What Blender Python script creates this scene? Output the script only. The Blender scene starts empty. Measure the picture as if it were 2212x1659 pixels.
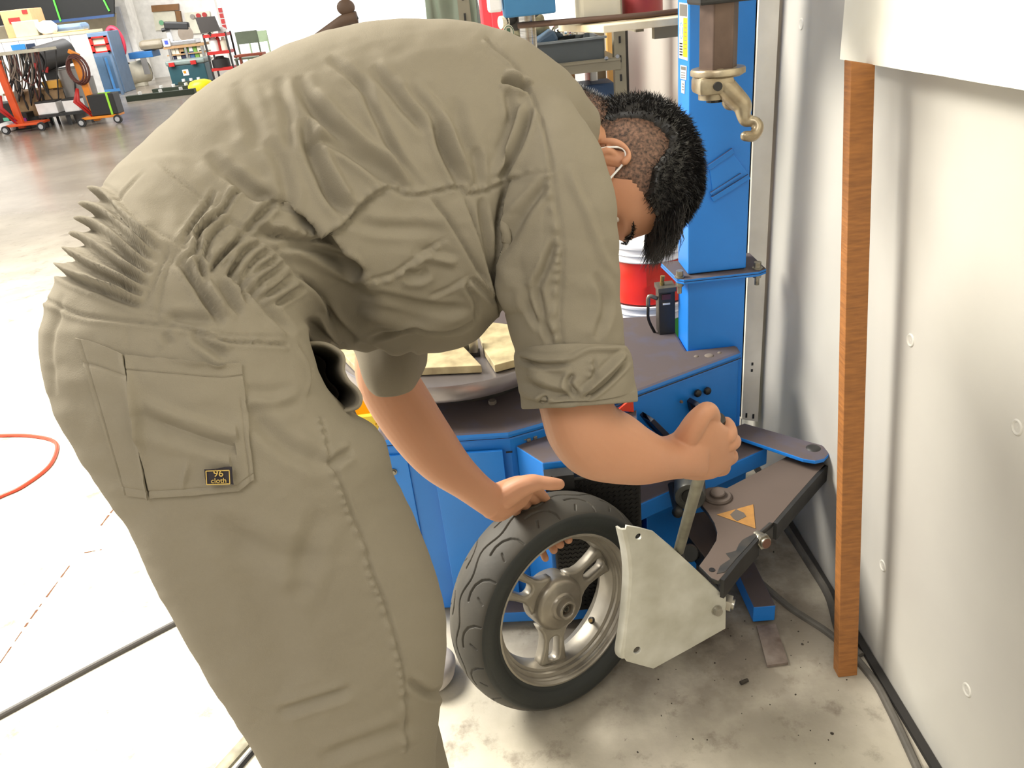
import bpy, bmesh, math, random
import numpy as np
from mathutils import Vector, Matrix, noise as mnoise
from mathutils.bvhtree import BVHTree
R = random.Random(7)
sc = bpy.context.scene
col = sc.collection
PI = math.pi
# ---------------------------------------------------------------- camera (2212 x 1659 frame)
F = 1700.0; H = 1.35
_d = math.hypot(1470-1106, 4140-829.5)
PT = math.atan(F/_d); RL = math.atan2(364, 3310.5)
cp, sp, cr, sr = math.cos(PT), math.sin(PT), math.cos(RL), math.sin(RL)
CAM = np.array([0, 0, H])
cd = bpy.data.cameras.new('camera'); cam = bpy.data.objects.new('camera', cd); col.objects.link(cam)
cd.sensor_fit = 'HORIZONTAL'; cd.sensor_width = 36; cd.lens = 36*F/2212; cd.clip_start = .02; cd.clip_end = 200
_r0 = Vector((1, 0, 0)); _u0 = Vector((0, sp, cp)); _f = Vector((0, cp, -sp))
_x = _r0*cr-_u0*sr; _y = _r0*sr+_u0*cr
m = Matrix.Identity(4)
for i in range(3):
    m[i][0] = _x[i]; m[i][1] = _y[i]; m[i][2] = -_f[i]; m[i][3] = CAM[i]
cam.matrix_world = m; sc.camera = cam
# ---------------------------------------------------------------- light and exposure
sc.view_settings.view_transform = 'Standard'; sc.view_settings.look = 'None'
sc.view_settings.gamma = 1; sc.view_settings.exposure = 0.0; sc.view_settings.use_curve_mapping = False
w = bpy.data.worlds.new('daylight'); sc.world = w; w.use_nodes = True
w.node_tree.nodes['Background'].inputs[0].default_value = (1, .985, .96, 1)
w.node_tree.nodes['Background'].inputs[1].default_value = 1.95
def area(name, loc, size, power, color, target, sy=None):
    l = bpy.data.lights.new(name, 'AREA'); l.energy = power; l.color = color; l.size = size
    l.shape = 'RECTANGLE'; l.size_y = sy or size
    o = bpy.data.objects.new(name, l); col.objects.link(o); o.location = loc
    o.rotation_euler = (Vector(target)-Vector(loc)).to_track_quat('-Z', 'Y').to_euler(); return o
area('ceiling_lamp_near', (-2.5, 2.6, 3.3), 1.6, 430, (1, .95, .84), (-1.7, 1.7, 0))
area('fill_light_side', (-.7, -1.0, 3.4), 1.2, 40, (1, .97, .92), (.1, 1.2, .6))  # added fill light, brightens the fronts from the camera side
area('fill_light_middle', (-5.5, 8, 4.0), 3, 300, (1, .97, .92), (-5.5, 8.5, 0))  # extra light put in to lift the grey floor further back
area('fill_light_far', (-8, 17, 4.0), 4, 800, (1, 1, 1), (-8.5, 21, .6))  # added light that brightens the far wall and pillar
# ---------------------------------------------------------------- pixel <-> world
def ray(x, y):
    u = (x-1106)/F; v = -(y-829.5)/F
    a = u*cr+v*sr; b = -u*sr+v*cr
    return np.array([a, cp+b*sp, -sp+b*cp])
def D(x, y, t): return CAM+ray(x, y)*t
def atz(x, y, z): q = ray(x, y); return CAM+q*((z-H)/q[2])
def aty(x, y, Y): q = ray(x, y); return CAM+q*(Y/q[1])
def atx(x, y, X): q = ray(x, y); return CAM+q*(X/q[0])
def atpl(x, y, P, n): q = ray(x, y); return CAM+q*(np.dot(np.asarray(P)-CAM, n)/np.dot(q, n))
def proj(P):
    P = np.asarray(P, float)-CAM; t = P[..., 1]*cp-P[..., 2]*sp
    a = P[..., 0]/t; b = (P[..., 1]*sp+P[..., 2]*cp)/t
    return 1106+(a*cr-b*sr)*F, 829.5-(a*sr+b*cr)*F, t
# ---------------------------------------------------------------- materials
def srgb(c):
    if isinstance(c, str): c = [int(c[i:i+2], 16)/255 for i in (0, 2, 4)]
    return tuple((x/12.92 if x <= .04045 else ((x+.055)/1.055)**2.4) for x in c)+(1,)
_mats = {}
def mat(name, c, rough=.6, metal=0, c2=None, scale=8, var=.35, bump=0, bscale=60, dust=None, dustamt=1.0, emit=0, spec=.5, sss=0, stretch=None, dthr=(.55, .9), detail=6):
    if name in _mats: return _mats[name]
    M = bpy.data.materials.new(name); M.use_nodes = True; nt = M.node_tree; N = nt.nodes; L = nt.links
    b = N['Principled BSDF']; b.inputs['Roughness'].default_value = rough; b.inputs['Metallic'].default_value = metal
    b.inputs['Specular IOR Level'].default_value = spec
    tc = N.new('ShaderNodeTexCoord'); src = tc.outputs['Object']
    if stretch:
        mp = N.new('ShaderNodeMapping'); mp.inputs['Scale'].default_value = stretch; L.new(src, mp.inputs[0]); src = mp.outputs[0]
    cc = srgb(c); out = None
    nz = N.new('ShaderNodeTexNoise'); nz.inputs['Scale'].default_value = scale; nz.inputs['Detail'].default_value = detail; L.new(src, nz.inputs['Vector'])
    rm = N.new('ShaderNodeMapRange'); rm.inputs[1].default_value = .5-var/2; rm.inputs[2].default_value = .5+var/2; L.new(nz.outputs[0], rm.inputs[0])
    mx = N.new('ShaderNodeMix'); mx.data_type = 'RGBA'; mx.inputs[6].default_value = cc
    mx.inputs[7].default_value = srgb(c2) if c2 else tuple(x*.86 for x in cc[:3])+(1,)
    L.new(rm.outputs[0], mx.inputs[0]); out = mx.outputs[2]
    if dust:
        ge = N.new('ShaderNodeNewGeometry'); sx = N.new('ShaderNodeSeparateXYZ'); L.new(ge.outputs['Normal'], sx.inputs[0])
        r2 = N.new('ShaderNodeMapRange'); r2.inputs[1].default_value = dthr[0]; r2.inputs[2].default_value = dthr[1]; L.new(sx.outputs[2], r2.inputs[0])
        n2 = N.new('ShaderNodeTexNoise'); n2.inputs['Scale'].default_value = 14; n2.inputs['Detail'].default_value = 8; L.new(tc.outputs['Object'], n2.inputs['Vector'])
        r3 = N.new('ShaderNodeMapRange'); r3.inputs[1].default_value = .3; r3.inputs[2].default_value = .5; r3.inputs[3].default_value = .94*dustamt; r3.inputs[4].default_value = dustamt; L.new(n2.outputs[0], r3.inputs[0])
        mu = N.new('ShaderNodeMath'); mu.operation = 'MULTIPLY'; L.new(r2.outputs[0], mu.inputs[0]); L.new(r3.outputs[0], mu.inputs[1])
        m2 = N.new('ShaderNodeMix'); m2.data_type = 'RGBA'; L.new(mu.outputs[0], m2.inputs[0]); L.new(out, m2.inputs[6]); m2.inputs[7].default_value = srgb(dust); out = m2.outputs[2]
        r4 = N.new('ShaderNodeMapRange'); r4.inputs[3].default_value = rough; r4.inputs[4].default_value = .9; L.new(mu.outputs[0], r4.inputs[0]); L.new(r4.outputs[0], b.inputs['Roughness'])
    L.new(out, b.inputs['Base Color'])
    if bump:
        n3 = N.new('ShaderNodeTexNoise'); n3.inputs['Scale'].default_value = bscale; n3.inputs['Detail'].default_value = 5; L.new(src, n3.inputs['Vector'])
        bp = N.new('ShaderNodeBump'); bp.inputs['Strength'].default_value = bump; bp.inputs['Distance'].default_value = .002; L.new(n3.outputs[0], bp.inputs['Height']); L.new(bp.outputs[0], b.inputs['Normal'])
    if emit:
        b.inputs['Emission Color'].default_value = cc; b.inputs['Emission Strength'].default_value = emit
    if sss:
        b.inputs['Subsurface Weight'].default_value = sss; b.inputs['Subsurface Radius'].default_value = (.02, .008, .004); b.inputs['Subsurface Scale'].default_value = .3
    _mats[name] = M; return M
# ---------------------------------------------------------------- mesh collecting
def frame(z, x=None):
    z = Vector(z).normalized()
    x = Vector(x) if x is not None else (Vector((1, 0, 0)) if abs(z.x) < .9 else Vector((0, 1, 0)))
    x = (x-z*x.dot(z)).normalized(); return x, z.cross(x), z
class B:
    def __init__(s): s.v = []; s.f = []
    def add(s, v, f):
        k = len(s.v); s.v += [tuple(map(float, p)) for p in v]; s.f += [tuple(i+k for i in q) for q in f]; return s
    def box(s, c, d, rz=0, R3=None, bev=0):
        x, y, z = [k/2 for k in d]; V = []
        Mx = R3 if R3 is not None else Matrix.Rotation(rz, 3, 'Z')
        if bev <= 0:
            for i in (-1, 1):
                for j in (-1, 1):
                    for k in (-1, 1): V.append(Mx @ Vector((i*x, j*y, k*z))+Vector(c))
            return s.add(V, [(0, 1, 3, 2), (4, 6, 7, 5), (0, 4, 5, 1), (2, 3, 7, 6), (0, 2, 6, 4), (1, 5, 7, 3)])
        bm = bmesh.new(); bmesh.ops.create_cube(bm, size=1)
        for q in bm.verts: q.co = Vector((q.co.x*d[0], q.co.y*d[1], q.co.z*d[2]))
        bmesh.ops.bevel(bm, geom=bm.edges[:], offset=min(bev, min(d)*.45), segments=2, affect='EDGES', profile=.5)
        bm.verts.index_update(); V = [Mx @ q.co+Vector(c) for q in bm.verts]; f = [[q.index for q in g.verts] for g in bm.faces]; bm.free()
        return s.add(V, f)
    def cyl(s, a, b, r, r2=None, n=16, cap=True):
        a = Vector(a); b = Vector(b); r2 = r if r2 is None else r2
        x, y, z = frame(b-a); V = []
        for P, q in ((a, r), (b, r2)):
            for i in range(n): t = 2*PI*i/n; V.append(P+x*q*math.cos(t)+y*q*math.sin(t))
        f = [(i, (i+1) % n, n+(i+1) % n, n+i) for i in range(n)]
        if cap: f += [tuple(range(n))[::-1], tuple(range(n, 2*n))]
        return s.add(V, f)
    def tube(s, P, r, n=8, closed=False):
        P = [Vector(p) for p in P]; V = []; f = []; k = len(P); px = None
        for i, p in enumerate(P):
            a = P[(i-1) % k] if (closed or i) else p; b = P[(i+1) % k] if (closed or i < k-1) else p
            t = (b-a).normalized(); x, y, z = frame(t, px); px = x
            q = r[i] if hasattr(r, '__len__') else r
            for j in range(n): V.append(p+x*q*math.cos(2*PI*j/n)+y*q*math.sin(2*PI*j/n))
        for i in range(k if closed else k-1):
            for j in range(n): f.append((i*n+j, i*n+(j+1) % n, ((i+1) % k)*n+(j+1) % n, ((i+1) % k)*n+j))
        if not closed: f += [tuple(range(n))[::-1], tuple(range((k-1)*n, k*n))]
        return s.add(V, f)
    def lathe(s, prof, o, ax, n=48, closed=False, xx=None):
        x, y, z = frame(ax, xx); o = Vector(o); V = []; f = []; k = len(prof)
        for i in range(n):
            t = 2*PI*i/n; d = x*math.cos(t)+y*math.sin(t)
            for r, h in prof: V.append(o+d*r+z*h)
        for i in range(n):
            for j in range(k if closed else k-1):
                a = i*k+j; b = i*k+(j+1) % k; c = ((i+1) % n)*k+(j+1) % k; e = ((i+1) % n)*k+j
                f.append((a, e, c, b))
        return s.add(V, f)
    def prism(s, poly, vec):
        n = len(poly); vec = Vector(vec); P = [Vector(p) for p in poly]
        return s.add(P+[p+vec for p in P], [tuple(range(n))[::-1], tuple(range(n, 2*n))]+[(i, (i+1) % n, n+(i+1) % n, n+i) for i in range(n)])
    def sph(s, c, r, n=12, m=8, sc3=(1, 1, 1)):
        V = []; f = []
        for i in range(m+1):
            a = PI*i/m
            for j in range(n): b = 2*PI*j/n; V.append((c[0]+r*sc3[0]*math.sin(a)*math.cos(b), c[1]+r*sc3[1]*math.sin(a)*math.sin(b), c[2]+r*sc3[2]*math.cos(a)))
        for i in range(m):
            for j in range(n): f.append((i*n+j, (i+1)*n+j, (i+1)*n+(j+1) % n, i*n+(j+1) % n))
        return s.add(V, f)
def _org(o):
    return Vector(o['_o']) if o is not None and '_o' in o else Vector((0, 0, 0))
def link(name, me, m, parent=None, smooth=False, bev=0, label=None, weld=False):
    o = bpy.data.objects.new(name, me); col.objects.link(o)
    if m: me.materials.append(m)
    if parent is not None:
        o.parent = parent; o.location = -Vector(WO.get(parent.name, (0, 0, 0)))
    if smooth:
        for p in me.polygons: p.use_smooth = True
        if smooth == 'auto' and hasattr(me, 'set_sharp_from_angle'): me.set_sharp_from_angle(angle=math.radians(38))
    if bev:
        q = o.modifiers.new('bevel', 'BEVEL'); q.width = bev; q.segments = 2; q.limit_method = 'ANGLE'; q.angle_limit = math.radians(40)
    if label: o['label'] = label
    return o
WO = {}   # world origin of an Empty, for children given in world coordinates
def mesh(b, name='m', fix=True):
    me = bpy.data.meshes.new(name); me.from_pydata(b.v, [], b.f); me.update()
    if fix:
        bm = bmesh.new(); bm.from_mesh(me); bmesh.ops.remove_doubles(bm, verts=bm.verts, dist=1e-6); bmesh.ops.recalc_face_normals(bm, faces=bm.faces); bm.to_mesh(me); bm.free()
    return me
def ob(name, b, m, parent=None, smooth=False, bev=0, label=None): return link(name, mesh(b, name), m, parent, smooth, bev, label)
def tag(o, label, cat, group=None, kind=None):
    if label: o['label'] = label
    if cat: o['category'] = cat
    if group: o['group'] = group
    if kind: o['kind'] = kind
    return o
def thing(name, label, cat, loc=(0, 0, 0), group=None):
    o = bpy.data.objects.new(name, None); col.objects.link(o); o.location = loc; o.empty_display_size = .05
    WO[o.name] = tuple(map(float, loc)); return tag(o, label, cat, group)
def struct(name, b, m, label=None, smooth=False, parent=None):
    o = ob(name, b, m, parent, smooth); o['kind'] = 'structure'
    if label: o['label'] = label
    return o
def plate(name, outlines, o, x, y, thick, m, parent=None, bev=.001, label=None, n=None):
    """flat plate with holes: 2D outlines (first the rim) in frame o,x,y, extruded by thick"""
    cu = bpy.data.curves.new(name, 'CURVE'); cu.dimensions = '2D'; cu.fill_mode = 'BOTH'; cu.extrude = max(thick/2-bev, 1e-5); cu.bevel_depth = bev; cu.bevel_resolution = 1; cu.offset = -bev
    for pl in outlines:
        s = cu.splines.new('POLY'); s.points.add(len(pl)-1); s.use_cyclic_u = True
        for i, (a, b) in enumerate(pl): s.points[i].co = (a, b, 0, 1)
    t = bpy.data.objects.new('t', cu); col.objects.link(t); dg = bpy.context.evaluated_depsgraph_get()
    me = bpy.data.meshes.new_from_object(t.evaluated_get(dg)); bpy.data.objects.remove(t); bpy.data.curves.remove(cu)
    x = Vector(x).normalized(); y = Vector(y); y = (y-x*y.dot(x)).normalized(); z = x.cross(y); M4 = Matrix.Identity(4)
    for i in range(3): M4[i][0] = x[i]; M4[i][1] = y[i]; M4[i][2] = z[i]; M4[i][3] = o[i]
    me.transform(M4); me.materials.clear(); me.name = name
    return link(name, me, m, parent, label=label)
def text(name, s, o, x, y, size, m, parent=None, thick=.0003, align='CENTER'):
    cu = bpy.data.curves.new(name, 'FONT'); cu.body = s; cu.size = size; cu.extrude = thick; cu.align_x = align; cu.align_y = 'CENTER'; cu.resolution_u = 3
    t = bpy.data.objects.new('t', cu); col.objects.link(t); dg = bpy.context.evaluated_depsgraph_get()
    me = bpy.data.meshes.new_from_object(t.evaluated_get(dg)); bpy.data.objects.remove(t); bpy.data.curves.remove(cu)
    x = Vector(x).normalized(); y = Vector(y); y = (y-x*y.dot(x)).normalized(); z = x.cross(y); M4 = Matrix.Identity(4)
    for i in range(3): M4[i][0] = x[i]; M4[i][1] = y[i]; M4[i][2] = z[i]; M4[i][3] = o[i]
    me.transform(M4); me.materials.clear(); me.name = name
    return link(name, me, m, parent)
def circ2(c, r, n=16, rev=False, sx=1, sy=1):
    return [(c[0]+r*sx*math.cos(2*PI*i/n), c[1]+r*sy*math.sin(2*PI*i/n)) for i in range(n)][::-1 if rev else 1]
def slot2(c, r, L, ang=0, n=8):
    P = []
    for i in range(n+1): t = -PI/2+PI*i/n; P.append((L/2+r*math.cos(t), r*math.sin(t)))
    for i in range(n+1): t = PI/2+PI*i/n; P.append((-L/2+r*math.cos(t), r*math.sin(t)))
    return [(c[0]+a*math.cos(ang)-b*math.sin(ang), c[1]+a*math.sin(ang)+b*math.cos(ang)) for a, b in P]
def cat(P, n=6):
    """Catmull-Rom through P (arrays)"""
    P = [np.asarray(p, float) for p in P]; out = []
    for i in range(len(P)-1):
        a = P[i-1] if i else 2*P[0]-P[1]; b = P[i]; c = P[i+1]; d = P[i+2] if i+2 < len(P) else 2*P[-1]-P[-2]
        for k in range(n):
            t = k/n; out.append(.5*((2*b)+(-a+c)*t+(2*a-5*b+4*c-d)*t*t+(-a+3*b-3*c+d)*t**3))
    out.append(P[-1]); return out
# ================================================================ SETTING
def floor_mat():
    M = bpy.data.materials.new('painted concrete floor'); M.use_nodes = True; N = M.node_tree.nodes; L = M.node_tree.links; b = N['Principled BSDF']
    tc = N.new('ShaderNodeTexCoord'); sx = N.new('ShaderNodeSeparateXYZ'); L.new(tc.outputs['Object'], sx.inputs[0])
    def noise(s, d=8, r=.6):
        n = N.new('ShaderNodeTexNoise'); n.inputs['Scale'].default_value = s; n.inputs['Detail'].default_value = d; n.inputs['Roughness'].default_value = r; L.new(tc.outputs['Object'], n.inputs['Vector']); return n.outputs[0]
    def rng(s, a, c, o0=0, o1=1):
        r = N.new('ShaderNodeMapRange'); r.inputs[1].default_value = a; r.inputs[2].default_value = c; r.inputs[3].default_value = o0; r.inputs[4].default_value = o1; L.new(s, r.inputs[0]); return r.outputs[0]
    def mix(f, a, c):
        m = N.new('ShaderNodeMix'); m.data_type = 'RGBA'; L.new(f, m.inputs[0])
        for k, q in ((6, a), (7, c)):
            if isinstance(q, str): m.inputs[k].default_value = srgb(q)
            else: L.new(q, m.inputs[k])
        return m.outputs[2]
    def mul(a, c):
        m = N.new('ShaderNodeMath'); m.operation = 'MULTIPLY'; L.new(a, m.inputs[0]); L.new(c, m.inputs[1]); return m.outputs[0]
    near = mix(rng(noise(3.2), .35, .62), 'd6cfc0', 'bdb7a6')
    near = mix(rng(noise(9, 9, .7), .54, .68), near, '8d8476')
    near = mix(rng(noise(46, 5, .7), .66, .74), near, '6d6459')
    # darker, patchy floor colour around the machine's foot
    vd = N.new('ShaderNodeVectorMath'); vd.operation = 'DISTANCE'; vd.inputs[1].default_value = (.33, 1.5, 0); L.new(tc.outputs['Object'], vd.inputs[0])
    foot_dark = mul(rng(vd.outputs['Value'], .72, .22), rng(noise(6, 7), .3, .55, .35, 1))
    near = mix(foot_dark, near, '6c6257')
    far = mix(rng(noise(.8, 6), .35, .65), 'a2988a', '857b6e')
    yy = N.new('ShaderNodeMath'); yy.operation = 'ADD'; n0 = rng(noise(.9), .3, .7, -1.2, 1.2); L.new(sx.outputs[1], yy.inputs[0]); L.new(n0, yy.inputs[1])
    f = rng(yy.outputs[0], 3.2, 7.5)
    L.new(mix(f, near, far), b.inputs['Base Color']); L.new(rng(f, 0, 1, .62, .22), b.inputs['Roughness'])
    bp = N.new('ShaderNodeBump'); bp.inputs['Strength'].default_value = .25; bp.inputs['Distance'].default_value = .004; L.new(noise(22, 8, .65), bp.inputs['Height']); L.new(bp.outputs[0], b.inputs['Normal'])
    return M
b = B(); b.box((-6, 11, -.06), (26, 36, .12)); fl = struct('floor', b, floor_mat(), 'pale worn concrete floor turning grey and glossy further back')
mwall = mat('painted wall', 'c4c2ba', .5, c2='aba8a4', scale=1.6, var=.5, bump=.12, bscale=9)
b = B(); b.box((.80, 1.2, 1.9), (.2, 7.4, 3.8)); wr = struct('wall_right', b, mwall, 'grey painted concrete wall on the right')
mplug = mat('plug', 'cbc9c2', .5, bump=.1)
for q in ((2197, 923), (1907, 1222), (2089, 1490), (1967, 735), (1731, 52)):
    P = atx(*q, .70); b = B(); b.lathe([(0, -.0005), (.0075, -.001), (.0095, .0015), (.0115, .0008), (.0125, -.001)], (P[0]-.0006, P[1], P[2]), (-1, 0, 0), n=20)
    ob('wall_plug', b, mplug, wr, smooth=True)
mceil = mat('ceiling white', 'cfcdc8', .8)
b = B(); b.box((-5.2, 9.5, 4.35), (12.2, 25, .1)); struct('ceiling', b, mceil, 'pale workshop ceiling out of view')
b = B(); b.box((-1.6, -2.6, 2.15), (4.6, .2, 4.3)); struct('front_light_block', b, mwall, 'grey wall added behind the photographer, out of view, to cut the front light')  # unseen wall, added to cut the light from behind the camera
mfar = mat('far wall white', 'f4f2ec', .7)
b = B(); b.box((-11.8, 22.3, 2.15), (10.9, .2, 4.3)); struct('wall_back', b, mfar, 'white wall behind the far workbenches')
def pxbox(x0, y0, x1, y1, Y):
    xm = (x0+x1)/2; ym = (y0+y1)/2
    return aty(xm, ym, Y)[0], aty(xm, y1, Y)[2], aty(xm, y0, Y)[2], abs(aty(x1, ym, Y)[0]-aty(x0, ym, Y)[0])
# white pillar with grey lower casing
Xc = aty(275, 180, 21.2)[0]
b = B(); b.box((Xc+.05, 21.4, 2.15), (.95, .5, 4.3)); pil = struct('trim_1', b, mfar, 'white square pillar standing left of the long workbench')
b = B(); b.box((Xc+.02, 21.1, .85), (.74, .08, 1.7), bev=.01); ob('lower_casing', b, mat('casing grey', 'b9bcc2', .5), pil)
# rubber strips, cables, hoses on the floor
def fstrip(name, px, w, h, m, label, cat, n=8, closed=False):
    P = [atz(*q, 0) for q in px]
    if len(P) > 2: P = cat_(P, n)
    V = []; f = []
    prof = [(-.5, 0), (-.42, .7), (-.2, 1), (.2, 1), (.42, .7), (.5, 0)]
    for i, p in enumerate(P):
        a = P[max(i-1, 0)]; c = P[min(i+1, len(P)-1)]; t = Vector(c)-Vector(a); t.z = 0; t.normalize(); s = Vector((-t.y, t.x, 0))
        for u, k in prof: V.append(Vector((p[0], p[1], .0005))+s*u*w+Vector((0, 0, k*h)))
    k = len(prof)
    for i in range(len(P)-1):
        for j in range(k-1): f.append((i*k+j, i*k+j+1, (i+1)*k+j+1, (i+1)*k+j))
        f.append((i*k+k-1, i*k, (i+1)*k, (i+1)*k+k-1))
    f += [tuple(range(k)), tuple(range((len(P)-1)*k, len(P)*k))[::-1]]
    o = ob(name, B().add(V, f), m, smooth='auto'); return tag(o, label, cat)
cat_ = cat
mrub = mat('grey rubber', '6b6760', .6, c2='55524d', scale=20, bump=.2)
mrubd = mat('dark rubber', '2f2f33', .5)
fstrip('floor_cable', [(-90, 1596), (0, 1550), (215, 1434), (430, 1322), (520, 1275)], .017, .010, mat('black cable', '4b4744', .45), 'thick dark cable lying straight across the bright floor at left', 'cable')
fstrip('metal_channel', [(455, 1690), (570, 1560), (640, 1480)], .030, .006, mat('channel', '9a957f', .5, .2, c2='6d6857', scale=30), 'flat greenish metal strip on floor beside the trouser leg', 'metal strip')
fstrip('black_edging', [(484, 1700), (592, 1572), (655, 1495)], .010, .009, mrubd, 'thin black edging beside the flat metal strip', 'edging')
fstrip('rubber_strip', [(1560, 1180), (1610, 1230), (1700, 1310), (1800, 1378), (1880, 1462), (1925, 1540), (1990, 1680)], .016, .010, mrub, 'grey flat hose crossing from the machine foot to the wall', 'hose')
fstrip('wall_cable', [(1690, 1130), (1745, 1215), (1790, 1290), (1815, 1372), (1860, 1420)], .018, .012, mrub, 'grey hose running along the foot of the wall behind the plank', 'hose')
b = B(); b.box((.690, 1.05, .005), (.016, 2.3, .010)); tag(ob('dark_seam', b, mat('gap shade', '2f2d2b', .8, bump=.5), None), 'dark gap strip put in for the shade between the floor and the right wall', 'gap strip')  # dark strip stands in for the shaded gap along the wall foot
P = [atz(*q, .006) for q in [(-160, 960), (-60, 944), (0, 941), (60, 941), (110, 950), (123, 968), (105, 1008), (50, 1050), (0, 1073), (-80, 1110)]]
b = B(); b.tube(cat(P, 6), .0065, 8); tag(ob('red_hose', b, mat('red hose', 'c9482f', .4), None, True), 'red air hose curling on the bright floor at left edge', 'hose')
mcr = mat('crack', '6e4630', .9)
cr1 = [[(0, 1432), (60, 1345), (100, 1290), (150, 1222)], [(218, 1135), (245, 1100), (272, 1070)], [(182, 1194), (220, 1187)]]
b = B()
for c in cr1:
    P = cat([atz(*q, .0006) for q in c], 8)
    for i in range(len(P)-1):
        if R.random() < .15: continue
        a, e = Vector(P[i]), Vector(P[i+1]); s = Vector((-(e-a).y, (e-a).x, 0)).normalized()*.0022*(.5+R.random())
        b.add([a-s, a+s, e+s, e-s], [(0, 1, 2, 3)])
o = ob('floor_crack', b, mcr, fl)
# debris on the floor near the machine
def pebble(P, r, name, m):
    bm = bmesh.new(); bmesh.ops.create_icosphere(bm, subdivisions=1, radius=r)
    for v in bm.verts: v.co *= R.uniform(.6, 1.2)
    for v in bm.verts: v.co.z = v.co.z*.6+r*.35; v.co += Vector(P)
    me = bpy.data.meshes.new(name); bm.to_mesh(me); bm.free(); return me
md = mat('grit', '3a342d', .9)
b = B()
for k in range(120):
    x = R.gauss(.42, .17); y = R.gauss(1.3, .17)
    if x > .66 or y > 1.7: continue
    r = R.uniform(.0005, .0016); b.box((x, y, r*.5), (r*2, r*R.uniform(1, 2), r), rz=R.random()*3)
tag(ob('floor_grit', b, md), 'dark grit and crumbs scattered on the floor by the blue foot', 'grit', kind='stuff')
P = atz(1607, 1473, .004); b = B(); b.cyl((P[0]-.008, P[1]-.003, .005), (P[0]+.009, P[1]+.003, .005), .0045, .0038, 8)
tag(ob('rubber_bit', b, md), 'small dark stub lying on the floor beside the blade', 'debris')
for q, lb in (((1733, 1392), 'dark round crumb on the pale floor left of the plank foot'), ((1797, 1585), 'tiny black nut on pale floor below the plank')):
    P = atz(*q, 0); tag(link('pebble', pebble((P[0], P[1], 0), .0035, 'pebble', md), md), lb, 'debris')
# leaning wooden plank and white board
mwood = mat('plank wood', 'ab7038', .6, c2='85562c', scale=9, var=.5, bump=.4, bscale=14, stretch=(3, 3, 22))
P0 = atz(1811, 1464, 0); P0b = atz(1852, 1459, 0); T0 = atx(1838, 128, .655); 
bx = Vector((P0b[0]-P0[0], P0b[1]-P0[1], 0)); wdt = bx.length
base = [Vector(P0)]
tl = Vector(atx(1839, 100, .668)); tr = Vector(atx(1892, 100, .672)); tr.z = tl.z
wd = Vector((tr.x-tl.x, tr.y-tl.y, 0)); wd = wd.normalized()*.052 if wd.length > 0 else bx
tcn = Vector(aty(1838, 128, 1.33)); dirx = bx.normalized()*.040
TOP = Vector((0, 0, 0)); k = 1.30
# top end: same section, reached by unprojecting the top left corner at its own depth
TL = Vector(aty(1838, 132, 1.345)); TR = Vector(aty(1891, 140, 1.345)); back = Vector((0, .026, 0)); bw = wdt
b = B(); V = [base[0], Vector(P0b), Vector(P0b)+back, base[0]+back]
V2 = [TL, TR, TR+back, TL+back]
b.add([v for v in V]+V2, [(0, 3, 2, 1), (4, 5, 6, 7), (0, 1, 5, 4), (1, 2, 6, 5), (2, 3, 7, 6), (3, 0, 4, 7)])
o = ob('wooden_plank', b, mwood, bev=.0015); tag(o, 'brown wooden plank standing upright against the grey wall under the white board', 'plank')
mbo = mat('white board', 'f3f1e6', .5, c2='e6e2d2', scale=6)
p = atx(1814, 128, .640); q = atx(2212, 183, .640)
b = B(); n = 40; V = []; f = []
y0 = p[1]; zb = p[2]
for i in range(n+1):
    t = i/n; y = y0-2.2*t; z = zb+(q[2]-p[2])*t*2.2/(p[1]-q[1])*.5+mnoise.noise(Vector((y*30, 0, 0)))*.0012
    V += [(.640, y, z), (.640, y, z+1.25), (.698, y, z+1.25), (.698, y, z)]
for i in range(n):
    for j in range(4): f.append((i*4+j, i*4+(j+1) % 4, (i+1)*4+(j+1) % 4, (i+1)*4+j))
f += [(0, 3, 2, 1), (n*4, n*4+1, n*4+2, n*4+3)]
b.add(V, f); tag(ob('white_board', b, mbo), 'large white board with a rough cut edge fixed high on the right wall', 'board')
# pale steel post against the wall behind the machine
mcream = mat('cream paint', 'f6efe0', .5, c2='d5cdbd', scale=5)
A = atx(1637, 915, .690); Bq = aty(1606, 897, A[1]); x0 = Bq[0]-.004
t = thing('slotted_post', 'cream painted steel post with small slots between the blue column and grey wall', 'post', (.66, A[1], 0))
wpx = .690-x0
b = B(); b.prism([(x0, A[1], .172), (.690, A[1], .158), (.690, A[1], 2.4), (x0, A[1], 2.4)], (0, .02, 0)); ob('post_face', b, mcream, t)
b = B(); b.box((x0+.002, A[1]+.04, 1.2), (.004, .06, 2.4)); ob('post_flange', b, mcream, t)
mblk = mat('black plastic', '1b1a1a', .45)
for q, h in (((1625, 786), .008), ((1624, 800), .008), ((1612, 897), .014), ((1627, 899), .014)):
    P = aty(*q, A[1]); b = B(); b.box((P[0], A[1]-.0005, P[2]), (.005, .003, h)); ob('slot', b, mblk, t)
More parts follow.
